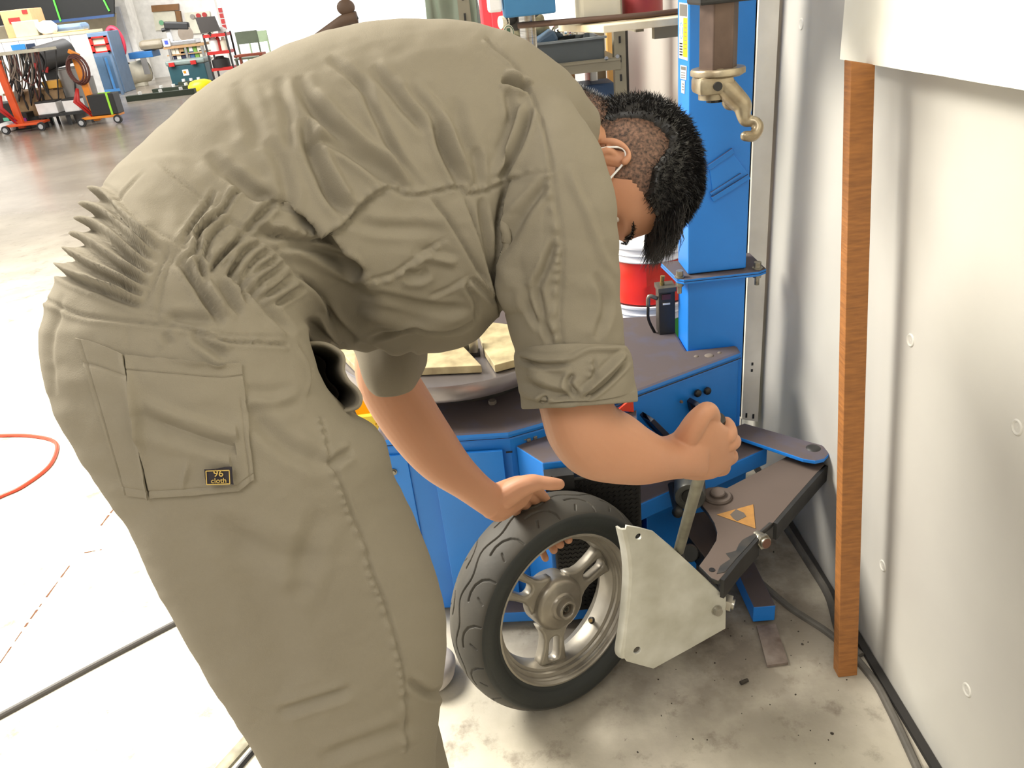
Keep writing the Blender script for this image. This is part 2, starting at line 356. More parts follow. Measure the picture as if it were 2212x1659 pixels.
# ================================================================ TYRE CHANGER
mblue = mat('blue enamel', '2080dd', .38, c2='1c72c8', scale=5, var=.6, dust='51484a', dthr=(.45, .95), bump=.06, bscale=40)
mbl2 = mat('blue enamel plain', '2a8aea', .36, c2='2278d2', scale=4, var=.6)
msteel = mat('bright steel', 'b9b6ad', .32, .85, c2='8f8a80', scale=30, var=.5, bump=.1)
mzinc = mat('zinc bolt', 'a9a598', .4, .8, c2='7b766b', scale=90)
marm = mat('black arm', '1d1e1f', .45, c2='2a2a29', dust='584c46', dthr=(.6, .95), scale=12)
mgun = mat('dark casting', '2a2a2a', .5, c2='1c1c1c', scale=20)
tc_ = thing('tyre_changer', 'bright blue tyre changer with dusty top standing against the right wall', 'tyre changer', (.12, 1.75, 0))
top = [(-.307, 1.470), (-.02, 1.444), (.048, 1.466), (.27, 1.557), (.560, 1.700), (.562, 1.745), (.438, 1.745), (.438, 1.98), (.15, 2.02), (-.307, 2.02)]
def inset(P, d, c=(.1, 1.75)):
    return [(x+(c[0]-x)/math.hypot(c[0]-x, c[1]-y)*d, y+(c[1]-y)/math.hypot(c[0]-x, c[1]-y)*d) for x, y in P]
b = B(); b.prism([(x, y, .482) for x, y in top], (0, 0, .018)); ob('top_cover', b, mblue, tc_, bev=.008)
b = B(); b.prism([(x, y, .012) for x, y in inset(top, .006)], (0, 0, .4695)); ob('cabinet_body', b, mblue, tc_, bev=.004)
# front door panel with its notch and slot
b = B(); b.prism([(-.19, 1.452, .05), (-.036, 1.4385, .05), (-.036, 1.4385, .458), (-.19, 1.452, .458)], (0, .008, 0)); dr = ob('door_panel', b, mbl2, tc_, bev=.001)
b = B(); b.box((-.27, 1.4675, .24), (.05, .006, .44)); ob('corner_strip', b, mbl2, tc_, bev=.001)
P = aty(850, 1019, 1.464); b = B(); b.cyl(P, P-np.array([0, .006, 0]), .0055, n=6); b.cyl(P+np.array([0, .003, 0]), P-np.array([0, .002, 0]), .008, n=16); ob('bolt', b, mzinc, tc_)
P = aty(1100, 977, 1.44); b = B(); b.box((P[0], 1.441, P[2]), (.014, .003, .003)); ob('slot', b, mblk, tc_)
# side housing that carries the rubber pad
hp = [(-.006, 1.45), (.045, 1.372), (.245, 1.372), (.275, 1.55), (.05, 1.48)]
b = B(); b.prism([(x, y, .02) for x, y in hp], (0, 0, .44)); ob('pad_housing', b, mblue, tc_, bev=.003)
b = B(); b.box((.148, 1.358, .25), (.19, .022, .36)); pad = ob('rubber_pad', b, mblk, tc_, bev=.004, label='black ribbed rubber pad')
b = B()
for i in range(30):
    for j in range(16): b.box((.062+j*.0115, 1.3465, .085+i*.0115), (.007, .003, .007), rz=0, R3=Matrix.Rotation(PI/4, 3, 'Y'))
o = ob('pad_ribs', b, mblk, pad); o['kind'] = 'stuff'
b = B(); b.box((.075, 1.35, .43), (.06, .03, .035)); b.tube([aty(1190, 1028, 1.33), aty(1212, 1042, 1.33)], .0012, 6); ob('pad_bracket', b, mgun, tc_)
# lower shelf and recessed foot
sh = [(.247, 1.409), (.592, 1.578), (.572, 1.68), (.27, 1.66)]
b = B(); b.prism([(x, y, .252) for x, y in sh], (0, 0, .048)); ob('lower_shelf', b, mblue, tc_, bev=.004)
b = B(); b.prism([(x, y, .015) for x, y in [(.28, 1.49), (.56, 1.63), (.57, 1.74), (.28, 1.72)]], (0, 0, .236)); ob('base_box', b, mbl2, tc_, bev=.003)
b = B(); b.prism([(x, y, .02) for x, y in [(.25, 1.42), (.40, 1.49), (.40, 1.55), (.25, 1.5)]], (0, 0, .05)); ob('base_rail', b, mblue, tc_, bev=.003)
b = B(); b.prism([(x, y, .02) for x, y in [(-.2, 1.40), (.02, 1.38), (.02, 1.44), (-.2, 1.45)]], (0, 0, .03)); ob('base_rail', b, mblue, tc_, bev=.003)
# foot beam
b = B(); b.prism([(.483, 1.316, .010), (.532, 1.314, .010), (.532, 1.314, .054), (.483, 1.316, .054)], (.0, .30, 0)); ob('foot_beam', b, mblue, tc_, bev=.002)
b = B(); b.prism([tuple(atz(*q, .001)) for q in ((1634, 1356), (1675, 1352), (1702, 1436), (1657, 1442))], (0, 0, .007)); fp = ob('foot_plate', b, mat('rusty steel plate', '9c9087', .6, .3, c2='6b5b52', scale=22, bump=.3), tc_, label='rusty steel foot plate')
# right face: pedals, plugs
fd = Vector((.290, .143, 0)).normalized(); fn = Vector((fd.y, -fd.x, 0)); FP = np.array([.27, 1.551, .4]); FN = np.array(fn)
def onface(x, y, off=.0): return Vector(atpl(x, y, FP+FN*off, FN))
for q, r in (((1508, 850), .0095), ((1529, 845), .0095), ((1561, 905), .008)):
    b = B(); b.lathe([(0, .004), (r*.8, .004), (r, .001), (r, -.004)], onface(*q), fn, n=20); ob('hole_plug', b, mblk, tc_, smooth=True)
b = B(); b.lathe([(0, .003), (.003, .003), (.004, -.002)], onface(1472, 868), fn, n=10); ob('screw', b, mat('rusty screw', '6b5645', .7), tc_)
for pl in ([(1483, 866), (1490, 858), (1533, 896), (1560, 930), (1545, 935), (1505, 905), (1489, 890)], [(1381, 896), (1388, 889), (1430, 930), (1460, 960), (1440, 960), (1398, 918)]):
    V = [onface(*q, .001) for q in pl]; b = B(); b.prism(V, fn*.012); b.prism([v+fn*.012 for v in V[:3]]+[V[4]+fn*.012], fn*.03); ob('pedal', b, mat('navy pedal', '14162a', .4), tc_, bev=.001)
b = B(); V = [onface(*q, .002) for q in ((1330, 885), (1364, 858), (1366, 888))]; b.prism(V, fn*.006); ob('red_guard', b, mat('orange red', 'd43c22', .4), tc_)
V = [onface(*q, .0006) for q in ((1300, 893), (1366, 859), (1601, 772), (1601, 773.5), (1366, 861), (1300, 895))]; b = B(); b.prism(V, fn*.0012); ob('cover_seam', b, mat('seam', '20222c', .8), tc_)
# rivets on the top cover
for q, r in (((1532, 768), .0115), ((1504, 770), .006), ((1554, 762), .005)):
    P = atz(*q, .500); b = B(); b.lathe([(0, .0025), (r*.7, .002), (r, 0), (r, -.002)], P, (0, 0, 1), n=20); ob('rivet', b, mat('dusty rivet', '6f665f', .8), tc_, smooth=True)
P = atz(1064, 872, .5); b = B(); b.cyl(P, P+np.array([0, 0, .009]), .0095, n=6); ob('hex_bolt', b, mat('dusty steel', '7d756d', .6, .3), tc_, bev=.001)
# column
cx0, cx1, cy0, cy1 = .440, .578, 1.747, 1.845
b = B(); b.box(((cx0+cx1)/2, (cy0+cy1)/2, .352), (cx1-cx0, cy1-cy0, .676)); clm = ob('lower_column', b, mbl2, tc_, bev=.003)
b = B(); b.box(((cx0+cx1)/2, (cy0+cy1)/2, 1.4), (cx1-cx0, cy1-cy0, 1.41)); clu = ob('upper_column', b, mbl2, tc_, bev=.003)
b = B()
for z in (.686, .6925): b.prism([(x, y, z-.0055) for x, y in ((.412, 1.735), (.425, 1.722), (.600, 1.722), (.622, 1.735), (.622, 1.86), (.40, 1.86))], (0, 0, .0055))
ob('joint_flange', b, mblue, tc_, bev=.001)
for q in ((1468, 577), (1637, 563)):
    P = aty(*q, 1.742); b = B(); P[2] = .693; b.cyl(P, P+np.array([0, 0, .016]), .0085, n=20); b.cyl(P, P+np.array([0, 0, .003]), .012, n=20); b.cyl(P-np.array([0, 0, .013]), P-np.array([0, 0, .022]), .010, n=6); b.cyl(P-np.array([0, 0, .013]), P-np.array([0, 0, .040]), .0055, n=12); ob('flange_bolt', b, mzinc, tc_, smooth='auto')
def oncol(x, y, off=0): return aty(x, y, cy0-off)
for a, c, w in (((1528, 362), (1583, 324), .006), ((1537, 430), (1617, 380), .006), ((1533, 418), (1600, 375), .003)):
    p, q = Vector(oncol(*a)), Vector(oncol(*c)); d = (q-p).normalized(); s = Vector((-d.z, 0, d.x))*w; b = B(); b.prism([p-s, q-s, q+s, p+s], (0, -.008, 0)); ob('raised_bar', b, mblue, clu, bev=.0015)
b = B(); b.prism([oncol(*k) for k in ((1532, 362), (1583, 330), (1617, 376), (1540, 424))], (0, -.003, 0)); ob('raised_panel', b, mbl2, clu, bev=.001)
# stickers on the narrow left face of the column (x = cx0)
def onside(x, y): return Vector(atx(x, y, cx0-.0005))
def sticker(name, pts, m, par, off=.0006):
    V = [onside(*p) for p in pts]; b = B(); b.prism(V, (-off, 0, 0)); return ob(name, b, m, par)
mwht = mat('sticker white', 'eeeeea', .5); myel = mat('sticker yellow', 'f0c21c', .5); mgry = mat('sticker grey', '6c6a66', .6)
s = sticker('warning_sticker', ((1468, 5), (1486, 8), (1486, 131), (1467, 125)), mwht, clu)
sticker('yellow_field', ((1477, 38), (1485.5, 39), (1485.5, 124), (1476, 122)), myel, s, .0010)
sticker('print_block', ((1469, 8), (1485, 10), (1485, 36), (1469, 34)), mgry, s, .0010)
for k in range(5): sticker('print_line', ((1468.5, 92+k*6), (1475, 93+k*6), (1475, 96+k*6), (1468.5, 95+k*6)), mblk, s, .0010)
for k in range(7): sticker('print_line', ((1479, 50+k*9), (1484, 50.5+k*9), (1484, 52+k*9), (1479, 51.5+k*9)), mgry, s, .0014)
P = [onside(1472.5+3*math.cos(t), 66+17*math.sin(t)) for t in [2*PI*i/16 for i in range(16)]]; b = B(); b.tube([p+Vector((-.0008, 0, 0)) for p in P], .0008, 5, True); ob('blue_ring', b, mbl2, s)
s2 = sticker('label_sticker', ((1470, 140), (1484, 143), (1483, 173), (1470, 170)), mat('dull label', 'b9bec6', .5), clu)
sticker('print_block', ((1472, 143), (1482, 145), (1482, 152), (1472, 150)), mgry, s2, .001)
for k in range(3): sticker('print_line', ((1472, 156+k*5), (1481, 157+k*5), (1481, 158.5+k*5), (1472, 157.5+k*5)), mgry, s2, .001)
s3 = sticker('small_sticker', ((1472, 173), (1480, 175), (1479, 203), (1472, 200)), mat('dull label', 'b9bec6', .5), clu)
for k in range(3): sticker('print_line', ((1474, 180+k*6), (1478, 181+k*6), (1478, 183+k*6), (1474, 182+k*6)), mgry, s3, .001)
# shaft and mounting head
hx = aty(1552, 90, 1.45); b = B(); b.cyl((hx[0], 1.45, 1.172), (hx[0], 1.45, 1.262), .0335, n=6); b2 = B(); b2.cyl((hx[0]+.0, 1.45, 1.165), (hx[0], 1.45, 1.60), .0335, n=6)
ob('hex_shaft', b2, mat('worn steel shaft', '6c5a50', .45, .6, c2='4a3d37', scale=18, var=.6, bump=.2), tc_, bev=.002)
b = B(); b.box((hx[0]+.008, 1.45, 1.30), (.105, .09, .035)); b.box((hx[0]+.008, 1.62, 1.40), (.09, .42, .12)); ob('shaft_clamp', b, mgun, tc_, bev=.004, label='dark clamp above the shaft')
mcast = mat('worn nickel casting', 'c4bba4', .35, .6, c2='6e5a3e', scale=22, var=.6, bump=.3, bscale=40)
cz = aty(1550, 150, 1.45)[2]
b = B(); b.lathe([(0, 0), (.045, 0), (.047, -.003), (.047, -.010), (.043, -.012), (.040, -.014)], (hx[0], 1.45, cz+.003), (0, 0, 1), n=28)
b.box((hx[0]-.012, 1.44, cz-.022), (.062, .062, .030), bev=.008); b.cyl((hx[0]-.012, 1.44, cz-.035), (hx[0]-.012, 1.44, cz-.046), .024, n=20)
hd = ob('mount_head', b, mcast, tc_, smooth='auto', label='worn nickel mounting head')
b = B(); b.cyl((hx[0]-.012, 1.412, cz-.022), (hx[0]-.012, 1.404, cz-.022), .0075, n=14); b.cyl((hx[0]-.008, 1.44, cz-.044), (hx[0]-.008, 1.44, cz-.052), .014, n=14); ob('set_screw', b, mgun, hd)
def chain(P, rad, n=14, sub=4, squash=None):
    """rounded limb through world points with radii -> verts, faces"""
    Q = cat([np.append(p, r) for p, r in zip(P, rad)], sub); pts = [Vector(q[:3]) for q in Q]; r = [max(q[3], .0005) for q in Q]
    a, e = pts[0], pts[-1]; ta = (pts[1]-a).normalized(); te = (e-pts[-2]).normalized()
    pp = [a-ta*r[0]*k for k in (.95, .75, .4)]+pts+[e+te*r[-1]*k for k in (.4, .75, .95)]
    rr = [r[0]*k for k in (.31, .66, .92)]+r+[r[-1]*k for k in (.92, .66, .31)]
    b = B(); b.tube(pp, rr, n); return b
def remesh(bl, vox, smooth=2, fac=.5):
    me = bpy.data.meshes.new('t')
    V = []; f = []
    for b in bl: k = len(V); V += b.v; f += [tuple(i+k for i in q) for q in b.f]
    me.from_pydata(V, [], f); bm = bmesh.new(); bm.from_mesh(me); bm.to_mesh(me); bm.free()
    o = bpy.data.objects.new('t', me); col.objects.link(o)
    q = o.modifiers.new('r', 'REMESH'); q.mode = 'VOXEL'; q.voxel_size = vox
    if smooth: s = o.modifiers.new('s', 'SMOOTH'); s.iterations = smooth; s.factor = fac
    dg = bpy.context.evaluated_depsgraph_get(); out = bpy.data.meshes.new_from_object(o.evaluated_get(dg))
    bpy.data.objects.remove(o); bpy.data.meshes.remove(me); return out
hk = [((1552, 170), 1.43, .020), ((1570, 192), 1.425, .019), ((1590, 213), 1.42, .018), ((1604, 230), 1.415, .0165), ((1606, 250), 1.41, .012), ((1612, 262), 1.41, .010), ((1630, 262), 1.405, .009), ((1638, 275), 1.40, .010), ((1628, 293), 1.395, .010), ((1610, 294), 1.39, .009)]
fin = [((1566, 205), 1.43, .006), ((1572, 225), 1.44, .009), ((1590, 232), 1.43, .006)]
me = remesh([chain([aty(*q, Y) for q, Y, r in hk], [r for q, Y, r in hk]), chain([aty(*q, Y) for q, Y, r in fin], [r for q, Y, r in fin])], .0022, 3)
link('mount_hook', me, mcast, hd, True)
# air valve beside the column
b = B(); A = aty(1416, 615, 1.86); C2 = aty(1462, 722, 1.86); b.box(((A[0]+C2[0])/2, 1.87, .5+.062), (C2[0]-A[0]-.012, .04, .124), bev=.002); av = ob('air_valve', b, mat('valve body', '2b2a28', .4, c2='3a3732'), tc_)
b = B(); p = aty(1437, 618, 1.86); b.box((p[0], 1.86, p[2]-.002), (.046, .05, .012)); ob('valve_cap', b, mat('valve cap', '5d5a53', .5, .5), av, bev=.001)
b = B(); b.cyl((p[0]-.008, 1.86, p[2]+.004), (p[0]-.008, 1.86, p[2]+.012), .006, n=12); b.cyl((p[0]-.008, 1.86, p[2]+.012), (p[0]-.006, 1.86, p[2]+.028), .0045, .006, n=12); ob('valve_fitting', b, mat('brass', 'a08a55', .35, .8), av, smooth='auto')
p = aty(1440, 657, 1.846); b = B(); b.box((p[0], 1.8475, p[2]), (.018, .002, .004)); ob('valve_label', b, mwht, av)
b = B(); p = aty(1440, 642, 1.846); b.box((p[0], 1.8480, p[2]), (.022, .003, .014)); ob('valve_window', b, mat('valve red', '5b2a30', .4), av)
b = B(); q1 = aty(1402, 640, 1.86); b.tube(cat([aty(1420, 645, 1.86), q1, aty(1400, 662, 1.86)], 4), .0055, 8); ob('elbow', b, mat('elbow', '7d7a72', .4, .6), av, True)
b = B(); b.tube(cat([aty(1400, 660, 1.86), aty(1401, 690, 1.86), aty(1415, 720, 1.87), aty(1420, 732, 1.87)], 5), .0038, 8); ob('air_tube', b, mblk, av, True)
# turntable
tcx, tcy = -.13, 1.77
b = B(); b.lathe([(0, .602), (.283, .602), (.285, .598), (.285, .572), (.280, .562), (.15, .560), (0, .560)], (tcx, tcy, 0), (0, 0, 1), n=96); tt = ob('turntable', b, mat('turned aluminium', '9d9aa0', .3, .8, c2='8a8588', scale=4), tc_, smooth='auto', label='grey metal turntable')
b = B(); b.lathe([(0, .56), (.15, .56), (.165, .545), (.172, .50), (0, .499)], (tcx+.03, tcy, 0), (0, 0, 1), n=48); ob('turntable_hub', b, mblk, tc_, smooth='auto')
mjaw = mat('worn cream slide', 'bfb28c', .6, c2='85785a', scale=26, var=.5, bump=.2)
for pl in ([(905, 795), (1040, 789), (976, 722), (880, 640), (640, 700), (735, 748), (770, 795)], [(1046, 755), (1068, 789), (1140, 770), (1160, 600), (1050, 600), (1030, 640)]):
    V = [atz(*q, .622) for q in pl]
    if pl[0][0] == 905:
        V = V[:3]+[V[2]+np.array([-.12, .13, 0]), V[6]+np.array([-.10, .20, 0]), V[6]]
    else:
        V = [V[0], V[1], V[2], V[2]+np.array([.02, .16, 0]), V[0]+np.array([-.02, .18, 0])]
    b = B(); b.prism(V, (0, 0, -.018)); ob('clamp_slide', b, mjaw, tt, bev=.0015)
P = atz(1023, 752, .622); b = B(); b.box((P[0], P[1]+.012, .628), (.020, .034, .044), bev=.004); b.box((P[0]-.02, P[1]+.03, .622), (.03, .03, .03), bev=.006); jw = ob('clamp_jaw', b, msteel, tt, smooth='auto', label='bright steel clamp jaw')
b = B(); b.box((P[0]+.002, P[1]+.006, .607), (.022, .022, .010)); ob('jaw_slide', b, mgun, tt)
P = atz(1063, 831, .53); b = B(); b.cyl(P, P+np.array([-.020, .0, 0]), .006, n=12); b.cyl(P+np.array([.001, 0, 0]), P+np.array([-.006, 0, 0]), .009, n=12); ob('hose_fitting', b, msteel, tc_, smooth='auto')
b = B(); b.tube(cat([P, P+np.array([.03, .003, .002]), P+np.array([.08, .01, -.004])], 4), .0022, 6); ob('clear_tube', b, mat('clear tube', 'a59a96', .2), tc_, True)
# bead breaker lug, arm, cylinder
V = [tuple(atz(*q, .325)) for q in ((1608, 914), (1674, 933), (1745, 953), (1775, 961), (1789, 970), (1790, 981), (1780, 991), (1761, 995), (1735, 991), (1652, 963), (1560, 932))]
b = B(); b.prism(V, (0, 0, -.010)); lug = ob('hinge_lug', b, mblue, tc_, bev=.002)
P = atz(1757, 968, .325); b = B(); b.lathe([(0, .004), (.010, .004), (.014, .002), (.0165, 0)], P, (0, 0, 1), n=24); b.cyl(P-np.array([0, 0, .08]), P, .012, n=16); ob('hinge_pin', b, mgun, lug, smooth='auto')
AZ = .296
pl = [(1703, 984), (1792, 996), (1792, 1006), (1766, 1020), (1720, 1072), (1671, 1129), (1633, 1160), (1610, 1186), (1590, 1208), (1567, 1238), (1552, 1255), (1536, 1248), (1510, 1222), (1530, 1195), (1547, 1167), (1549, 1150), (1543, 1130), (1530, 1108), (1514, 1090), (1510, 1078), (1512, 1062), (1530, 1053), (1552, 1051), (1570, 1054), (1620, 1028)]
V = [atz(*q, AZ) for q in pl]; V = [np.array([min(v[0], .694), v[1], v[2]]) for v in V]
o0 = V[0]; plate('arm_plate', [[(v[0], v[1]) for v in V]], (0, 0, AZ-.005), (1, 0, 0), (0, 1, 0), .010, marm, tc_, .0012, label='dusty dark breaker arm')
fl_ = [atz(*q, AZ) for q in ((1790, 1003), (1766, 1020), (1720, 1072), (1671, 1129))]
b = B()
def ribbon(b, P, dz, th):
    for i in range(len(P)-1):
        a, c = Vector(P[i]), Vector(P[i+1]); a.x = min(a.x, .692); c.x = min(c.x, .692); d = (c-a).normalized(); s = Vector((-d.y, d.x, 0))*th
        b.prism([a, c, c+s, a+s], (0, 0, -dz))
ribbon(b, fl_, .042, .008)
ribbon(b, [atz(*q, AZ) for q in ((1633, 1160), (1590, 1208), (1556, 1251))], .045, .008)
ob('arm_flange', b, mgun, tc_)
b = B(); b.box(atz(1712, 1040, .26)+np.array([0, 0, 0]), (.03, .05, .02), rz=-.9); b.tube(cat([atz(1766, 1028, .29), atz(1762, 1045, .27), atz(1757, 1050, .26)], 4), .003, 6); ob('arm_spring', b, mgun, tc_)
P = atz(1550, 1072, AZ+.002); b = B(); b.lathe([(0, .012), (.0145, .012), (.0165, .010), (.0165, .004), (.028, .004), (.031, .001), (.031, -.02)], P, (0, 0, 1), n=36); ob('pivot_cap', b, mat('dusty cap', '5a4f49', .8), tc_, smooth='auto')
V = [atz(*q, AZ+.0006) for q in ((1548, 1112), (1627, 1090), (1632, 1142))]; b = B(); b.prism(V, (0, 0, .0008)); ws = ob('warning_triangle', b, mat('faded orange', 'a3763a', .7, c2='8b6536', scale=60), tc_, label='faded orange warning triangle')
V = [atz(*q, AZ+.0014) for q in ((1577, 1112), (1590, 1100), (1607, 1108), (1612, 1116), (1600, 1122), (1592, 1126), (1584, 1120))]; b = B(); b.prism(V, (0, 0, .0005)); ob('hand_symbol', b, mat('symbol grey', '5b534d', .8), ws)
P = Vector(atz(1642, 1165, .285)); dx = Vector((.30, -.8, .12)).normalized(); b = B(); b.cyl(P-dx*.012, P+dx*.006, .0145, n=20); b.cyl(P+dx*.006, P+dx*.014, .0165, n=6); b.cyl(P+dx*.013, P+dx*.020, .0115, n=16); ob('adjuster_bolt', b, mzinc, tc_, smooth='auto', label='steel adjuster bolt')
b = B(); b.cyl(P+dx*.020, P+dx*.0212, .0105, n=16); ob('rusty_end', b, mat('rust', '6b4a3c', .8), tc_)
for q, r in (((1538, 1231), .006),):
    P = atz(*q, AZ+.0004); b = B(); b.lathe([(0, .0006), (r, .0006), (r, -.002)], P, (0, 0, 1), n=16); ob('arm_hole', b, mblk, tc_)
V = [atz(*q, AZ+.0003) for q in ((1604, 1166), (1640, 1148), (1662, 1128), (1668, 1130), (1634, 1159), (1611, 1185), (1590, 1207), (1566, 1236), (1548, 1240), (1556, 1222), (1578, 1208), (1568, 1196), (1590, 1190), (1596, 1176))]; b = B(); b.prism([np.array([min(v[0], .693), v[1], v[2]]) for v in V], (0, 0, .0006)); ob('bare_paint', b, mat('bare dark paint', '26282a', .5, c2='3a3734', scale=40), tc_, label='bare dark patch where dust is rubbed off')
# air cylinder under the shelf
P = Vector(aty(1490, 1072, 1.385)); ax = Vector((-.22, -.9, .1)).normalized()
b = B(); b.lathe([(.0, .001), (.020, .001), (.022, .006), (.031, .006), (.034, 0), (.034, -.16), (0, -.16)], P, ax, n=40); cy = ob('air_cylinder', b, mat('cylinder grey', '6f706c', .4, .5, c2='4b4b49'), tc_, smooth='auto')
b = B(); b.lathe([(0, .003), (.016, .003), (.019, -.001)], P, ax, n=30); ob('cylinder_cap', b, mblk, cy)
P = Vector(aty(1464, 1106, 1.37)); b = B(); b.sph(P, .013); b.cyl(P, P+Vector((.01, .1, 0)), .009); ob('black_knob', b, mblk, tc_, smooth='auto')
b = B(); V = [atz(*q, .20) for q in ((1490, 1110), (1540, 1100), (1560, 1160), (1530, 1215), (1480, 1150))]; b.prism(V, (0, 0, -.05)); b.cyl(aty(1490, 1195, 1.36), aty(1500, 1185, 1.46), .02); ob('lower_arm', b, marm, tc_, bev=.003)
# blade (shovel) with its handle bar: one thing
bn = np.array([math.sin(.30)*math.cos(.10), -math.cos(.30)*math.cos(.10), math.sin(.10)]); BP = np.array([.215, 1.115, .23])
bl = thing('breaker_blade', 'pale steel bead breaker blade plate with handle bar resting on the tyre side', 'blade', tuple(BP))
bxv = Vector(np.cross([0, 0, 1.], bn)).normalized(); byv = Vector(bn).cross(bxv)
def bl2(x, y): q = Vector(atpl(x, y, BP, bn)-BP); return (q.dot(bxv), q.dot(byv))
pl = [(1352, 1134), (1380, 1139), (1410, 1147), (1455, 1185), (1567, 1289), (1566, 1356), (1490, 1399), (1410, 1443), (1352, 1427), (1346, 1418), (1350, 1370), (1358, 1307), (1363, 1240), (1360, 1190), (1350, 1145)]
mblade = mat('blade steel', 'd0cfc6', .42, .25, c2='b0aea0', scale=16, var=.45, bump=.12, bscale=30)
hl = [circ2(bl2(1378, 1158), .0062, 14), circ2(bl2(1375, 1403), .0075, 14)]
plate('blade_plate', [[bl2(*q) for q in pl]]+hl, BP, bxv, byv, .006, mblade, bl, .0014)
le = cat([np.array(atpl(*q, BP, bn)) for q in ((1349, 1420), (1347, 1405), (1354, 1360), (1360, 1307), (1364, 1240), (1360, 1190), (1350, 1142))], 5)
b = B(); V = []; f = []; N3 = np.array(bn)
for p in le:
    px_ = np.array(bxv)
    for k, (u, v) in enumerate(((0, .003), (-.006, .001), (-.010, -.006), (-.011, -.016), (-.007, -.016), (-.005, -.006), (0, -.003))): V.append(p+px_*u+N3*v)
k = 7
for i in range(len(le)-1):
    for j in range(k): f.append((i*k+j, i*k+(j+1) % k, (i+1)*k+(j+1) % k, (i+1)*k+j))
f += [tuple(range(k)), tuple(range((len(le)-1)*k, len(le)*k))[::-1]]
ob('rolled_lip', B().add(V, f), mblade, bl, smooth='auto')
P = Vector(atpl(1546, 1316, BP, bn)); n_ = Vector(bn); b = B(); b.cyl(P, P+n_*.0125, .0095, .0085, n=14); b.cyl(P, P+n_*.0045, .0115, n=14); ob('blade_bolt', b, msteel, bl, smooth='auto')
P = Vector(atpl(1574, 1307, BP, bn))-n_*.010; dx = Vector((.85, -.45, -.1)).normalized(); b = B(); b.cyl(P-dx*.05, P+dx*.017, .011, n=20); b.cyl(P-dx*.002, P+dx*.012, .0175, n=6); ob('pivot_bolt', b, msteel, bl, smooth='auto')
hb0 = atpl(1474, 1197, BP, bn)-bn*.013; hb1 = D(1508, 1040, 1.26); hb2 = D(1549, 903, 1.136)
b = B(); b.tube([hb0, hb1, hb1*.35+hb2*.65], .0098, 18); ob('handle_bar', b, mat('dull bar steel', '9b998b', .45, .5, c2='7d7a6c', scale=30), bl, True)
hd_ = Vector(hb2-hb1).normalized(); b = B(); b.lathe([(.0095, -.10), (.0135, -.098), (.0135, -.006), (.012, 0), (0, .001)], hb2, hd_, n=24); ob('handle_grip', b, mblk, bl, smooth='auto', label='black rubber grip')
b = B(); q0 = Vector(hb0); b.tube([q0, Vector(atpl(1484, 1240, BP, bn))-n_*.022, Vector(atpl(1500, 1290, BP, bn))-n_*.024], .009, 10); b.box(Vector(atpl(1530, 1300, BP, bn))-n_*.018, (.06, .02, .04)); ob('rear_bracket', b, mgun, bl)
# ================================================================ WHEEL
waz, wel = math.radians(31.78), math.radians(7.34)
wn = Vector((math.cos(wel)*math.sin(waz), -math.cos(wel)*math.cos(waz), math.sin(wel)))
WF = Vector((.061, 1.183, .2315)); WC = WF-wn*.047
we1 = wn.cross(Vector((0, 0, 1))).normalized(); we2 = wn.cross(we1)
wh = thing('scooter_wheel', 'small scooter wheel with worn black tyre held upright on the floor', 'wheel', (WC.x, WC.y, 0))
RO = .2265
prof = [(.1575, .0440), (.1600, .0490), (.1640, .0505), (.1660, .0500), (.1700, .0545), (.182, .0600), (.194, .0610), (.199, .0600), (.2005, .0606), (.209, .055), (.2165, .044), (.2222, .030), (.2255, .015), (.2265, 0)]
Qf = np.array(cat(prof, 20)); Lq = np.concatenate([[0], np.cumsum(np.hypot(*np.diff(Qf, axis=0).T))]); uq = np.concatenate([np.linspace(0, Lq[-1]-.066, 16, endpoint=False), np.arange(Lq[-1]-.066, Lq[-1], .00095), [Lq[-1]]])
Qh = [(np.interp(u, Lq, Qf[:, 0]), np.interp(u, Lq, Qf[:, 1])) for u in uq]; half = len(Qh)*2-1
Q = Qh+[(r, -h) for r, h in Qh[::-1][1:]]; Q += [(r-.006 if r > .17 else r, h*.86) for r, h in Q[::-1][::6]]
NT = 1350; k = len(Q); x_, y_, z_ = frame(wn, we1)
V = np.zeros((NT, k, 3)); ang = np.linspace(0, 2*PI, NT, endpoint=False)
# tread grooves: hooked sipes, short dashes and a wavy line, repeated round the tyre
sdist = np.zeros(half); qa = np.array(Q[:half]); sdist[1:] = np.cumsum(np.hypot(*np.diff(qa, axis=0).T)); sdist -= sdist[half//2]
NR = 15; per = 2*PI/NR
def groove(th, s):
    """depth in metres at angle th, arc distance s from the tyre's crown"""
    d = 0; u = (th % per)/per*(2*PI*.2265/NR); L = 2*PI*.2265/NR
    for P, w, dep in GR:
        for sh in (-L, 0, L):
            for i in range(len(P)-1):
                ax_, ay = P[i]; bx_, by = P[i+1]; ax_ += sh; bx_ += sh
                if s < min(ay, by)-.006 or s > max(ay, by)+.006: continue
                dx, dy = bx_-ax_, by-ay; t = max(0, min(1, ((u-ax_)*dx+(s-ay)*dy)/(dx*dx+dy*dy))); q = math.hypot(u-ax_-t*dx, s-ay-t*dy)
                if q < w*2: d = max(d, dep*math.exp(-(q/w)**4))
    return d
L = 2*PI*.2265/NR
def mir(P, o): return [(x+o, -y) for x, y in P]
g1 = [(.010, .058), (.012, .045), (.020, .033), (.034, .024), (.050, .020), (.066, .021)]
g2 = [(.052, .040), (.060, .052)]
wv = [(i*L/10, .006*math.sin(2*PI*i/10)+.003) for i in range(11)]
GR = [(g1, .0021, .0036), (g2, .0019, .003), (mir(g1, L/2), .0021, .0036), (mir(g2, L/2), .0019, .003), (wv, .0019, .0034)]
col_g = {}
step = NT//math.gcd(NT, NR)
gt = np.zeros((NT, half))
NP = 112
gtab = np.zeros((NP, half))
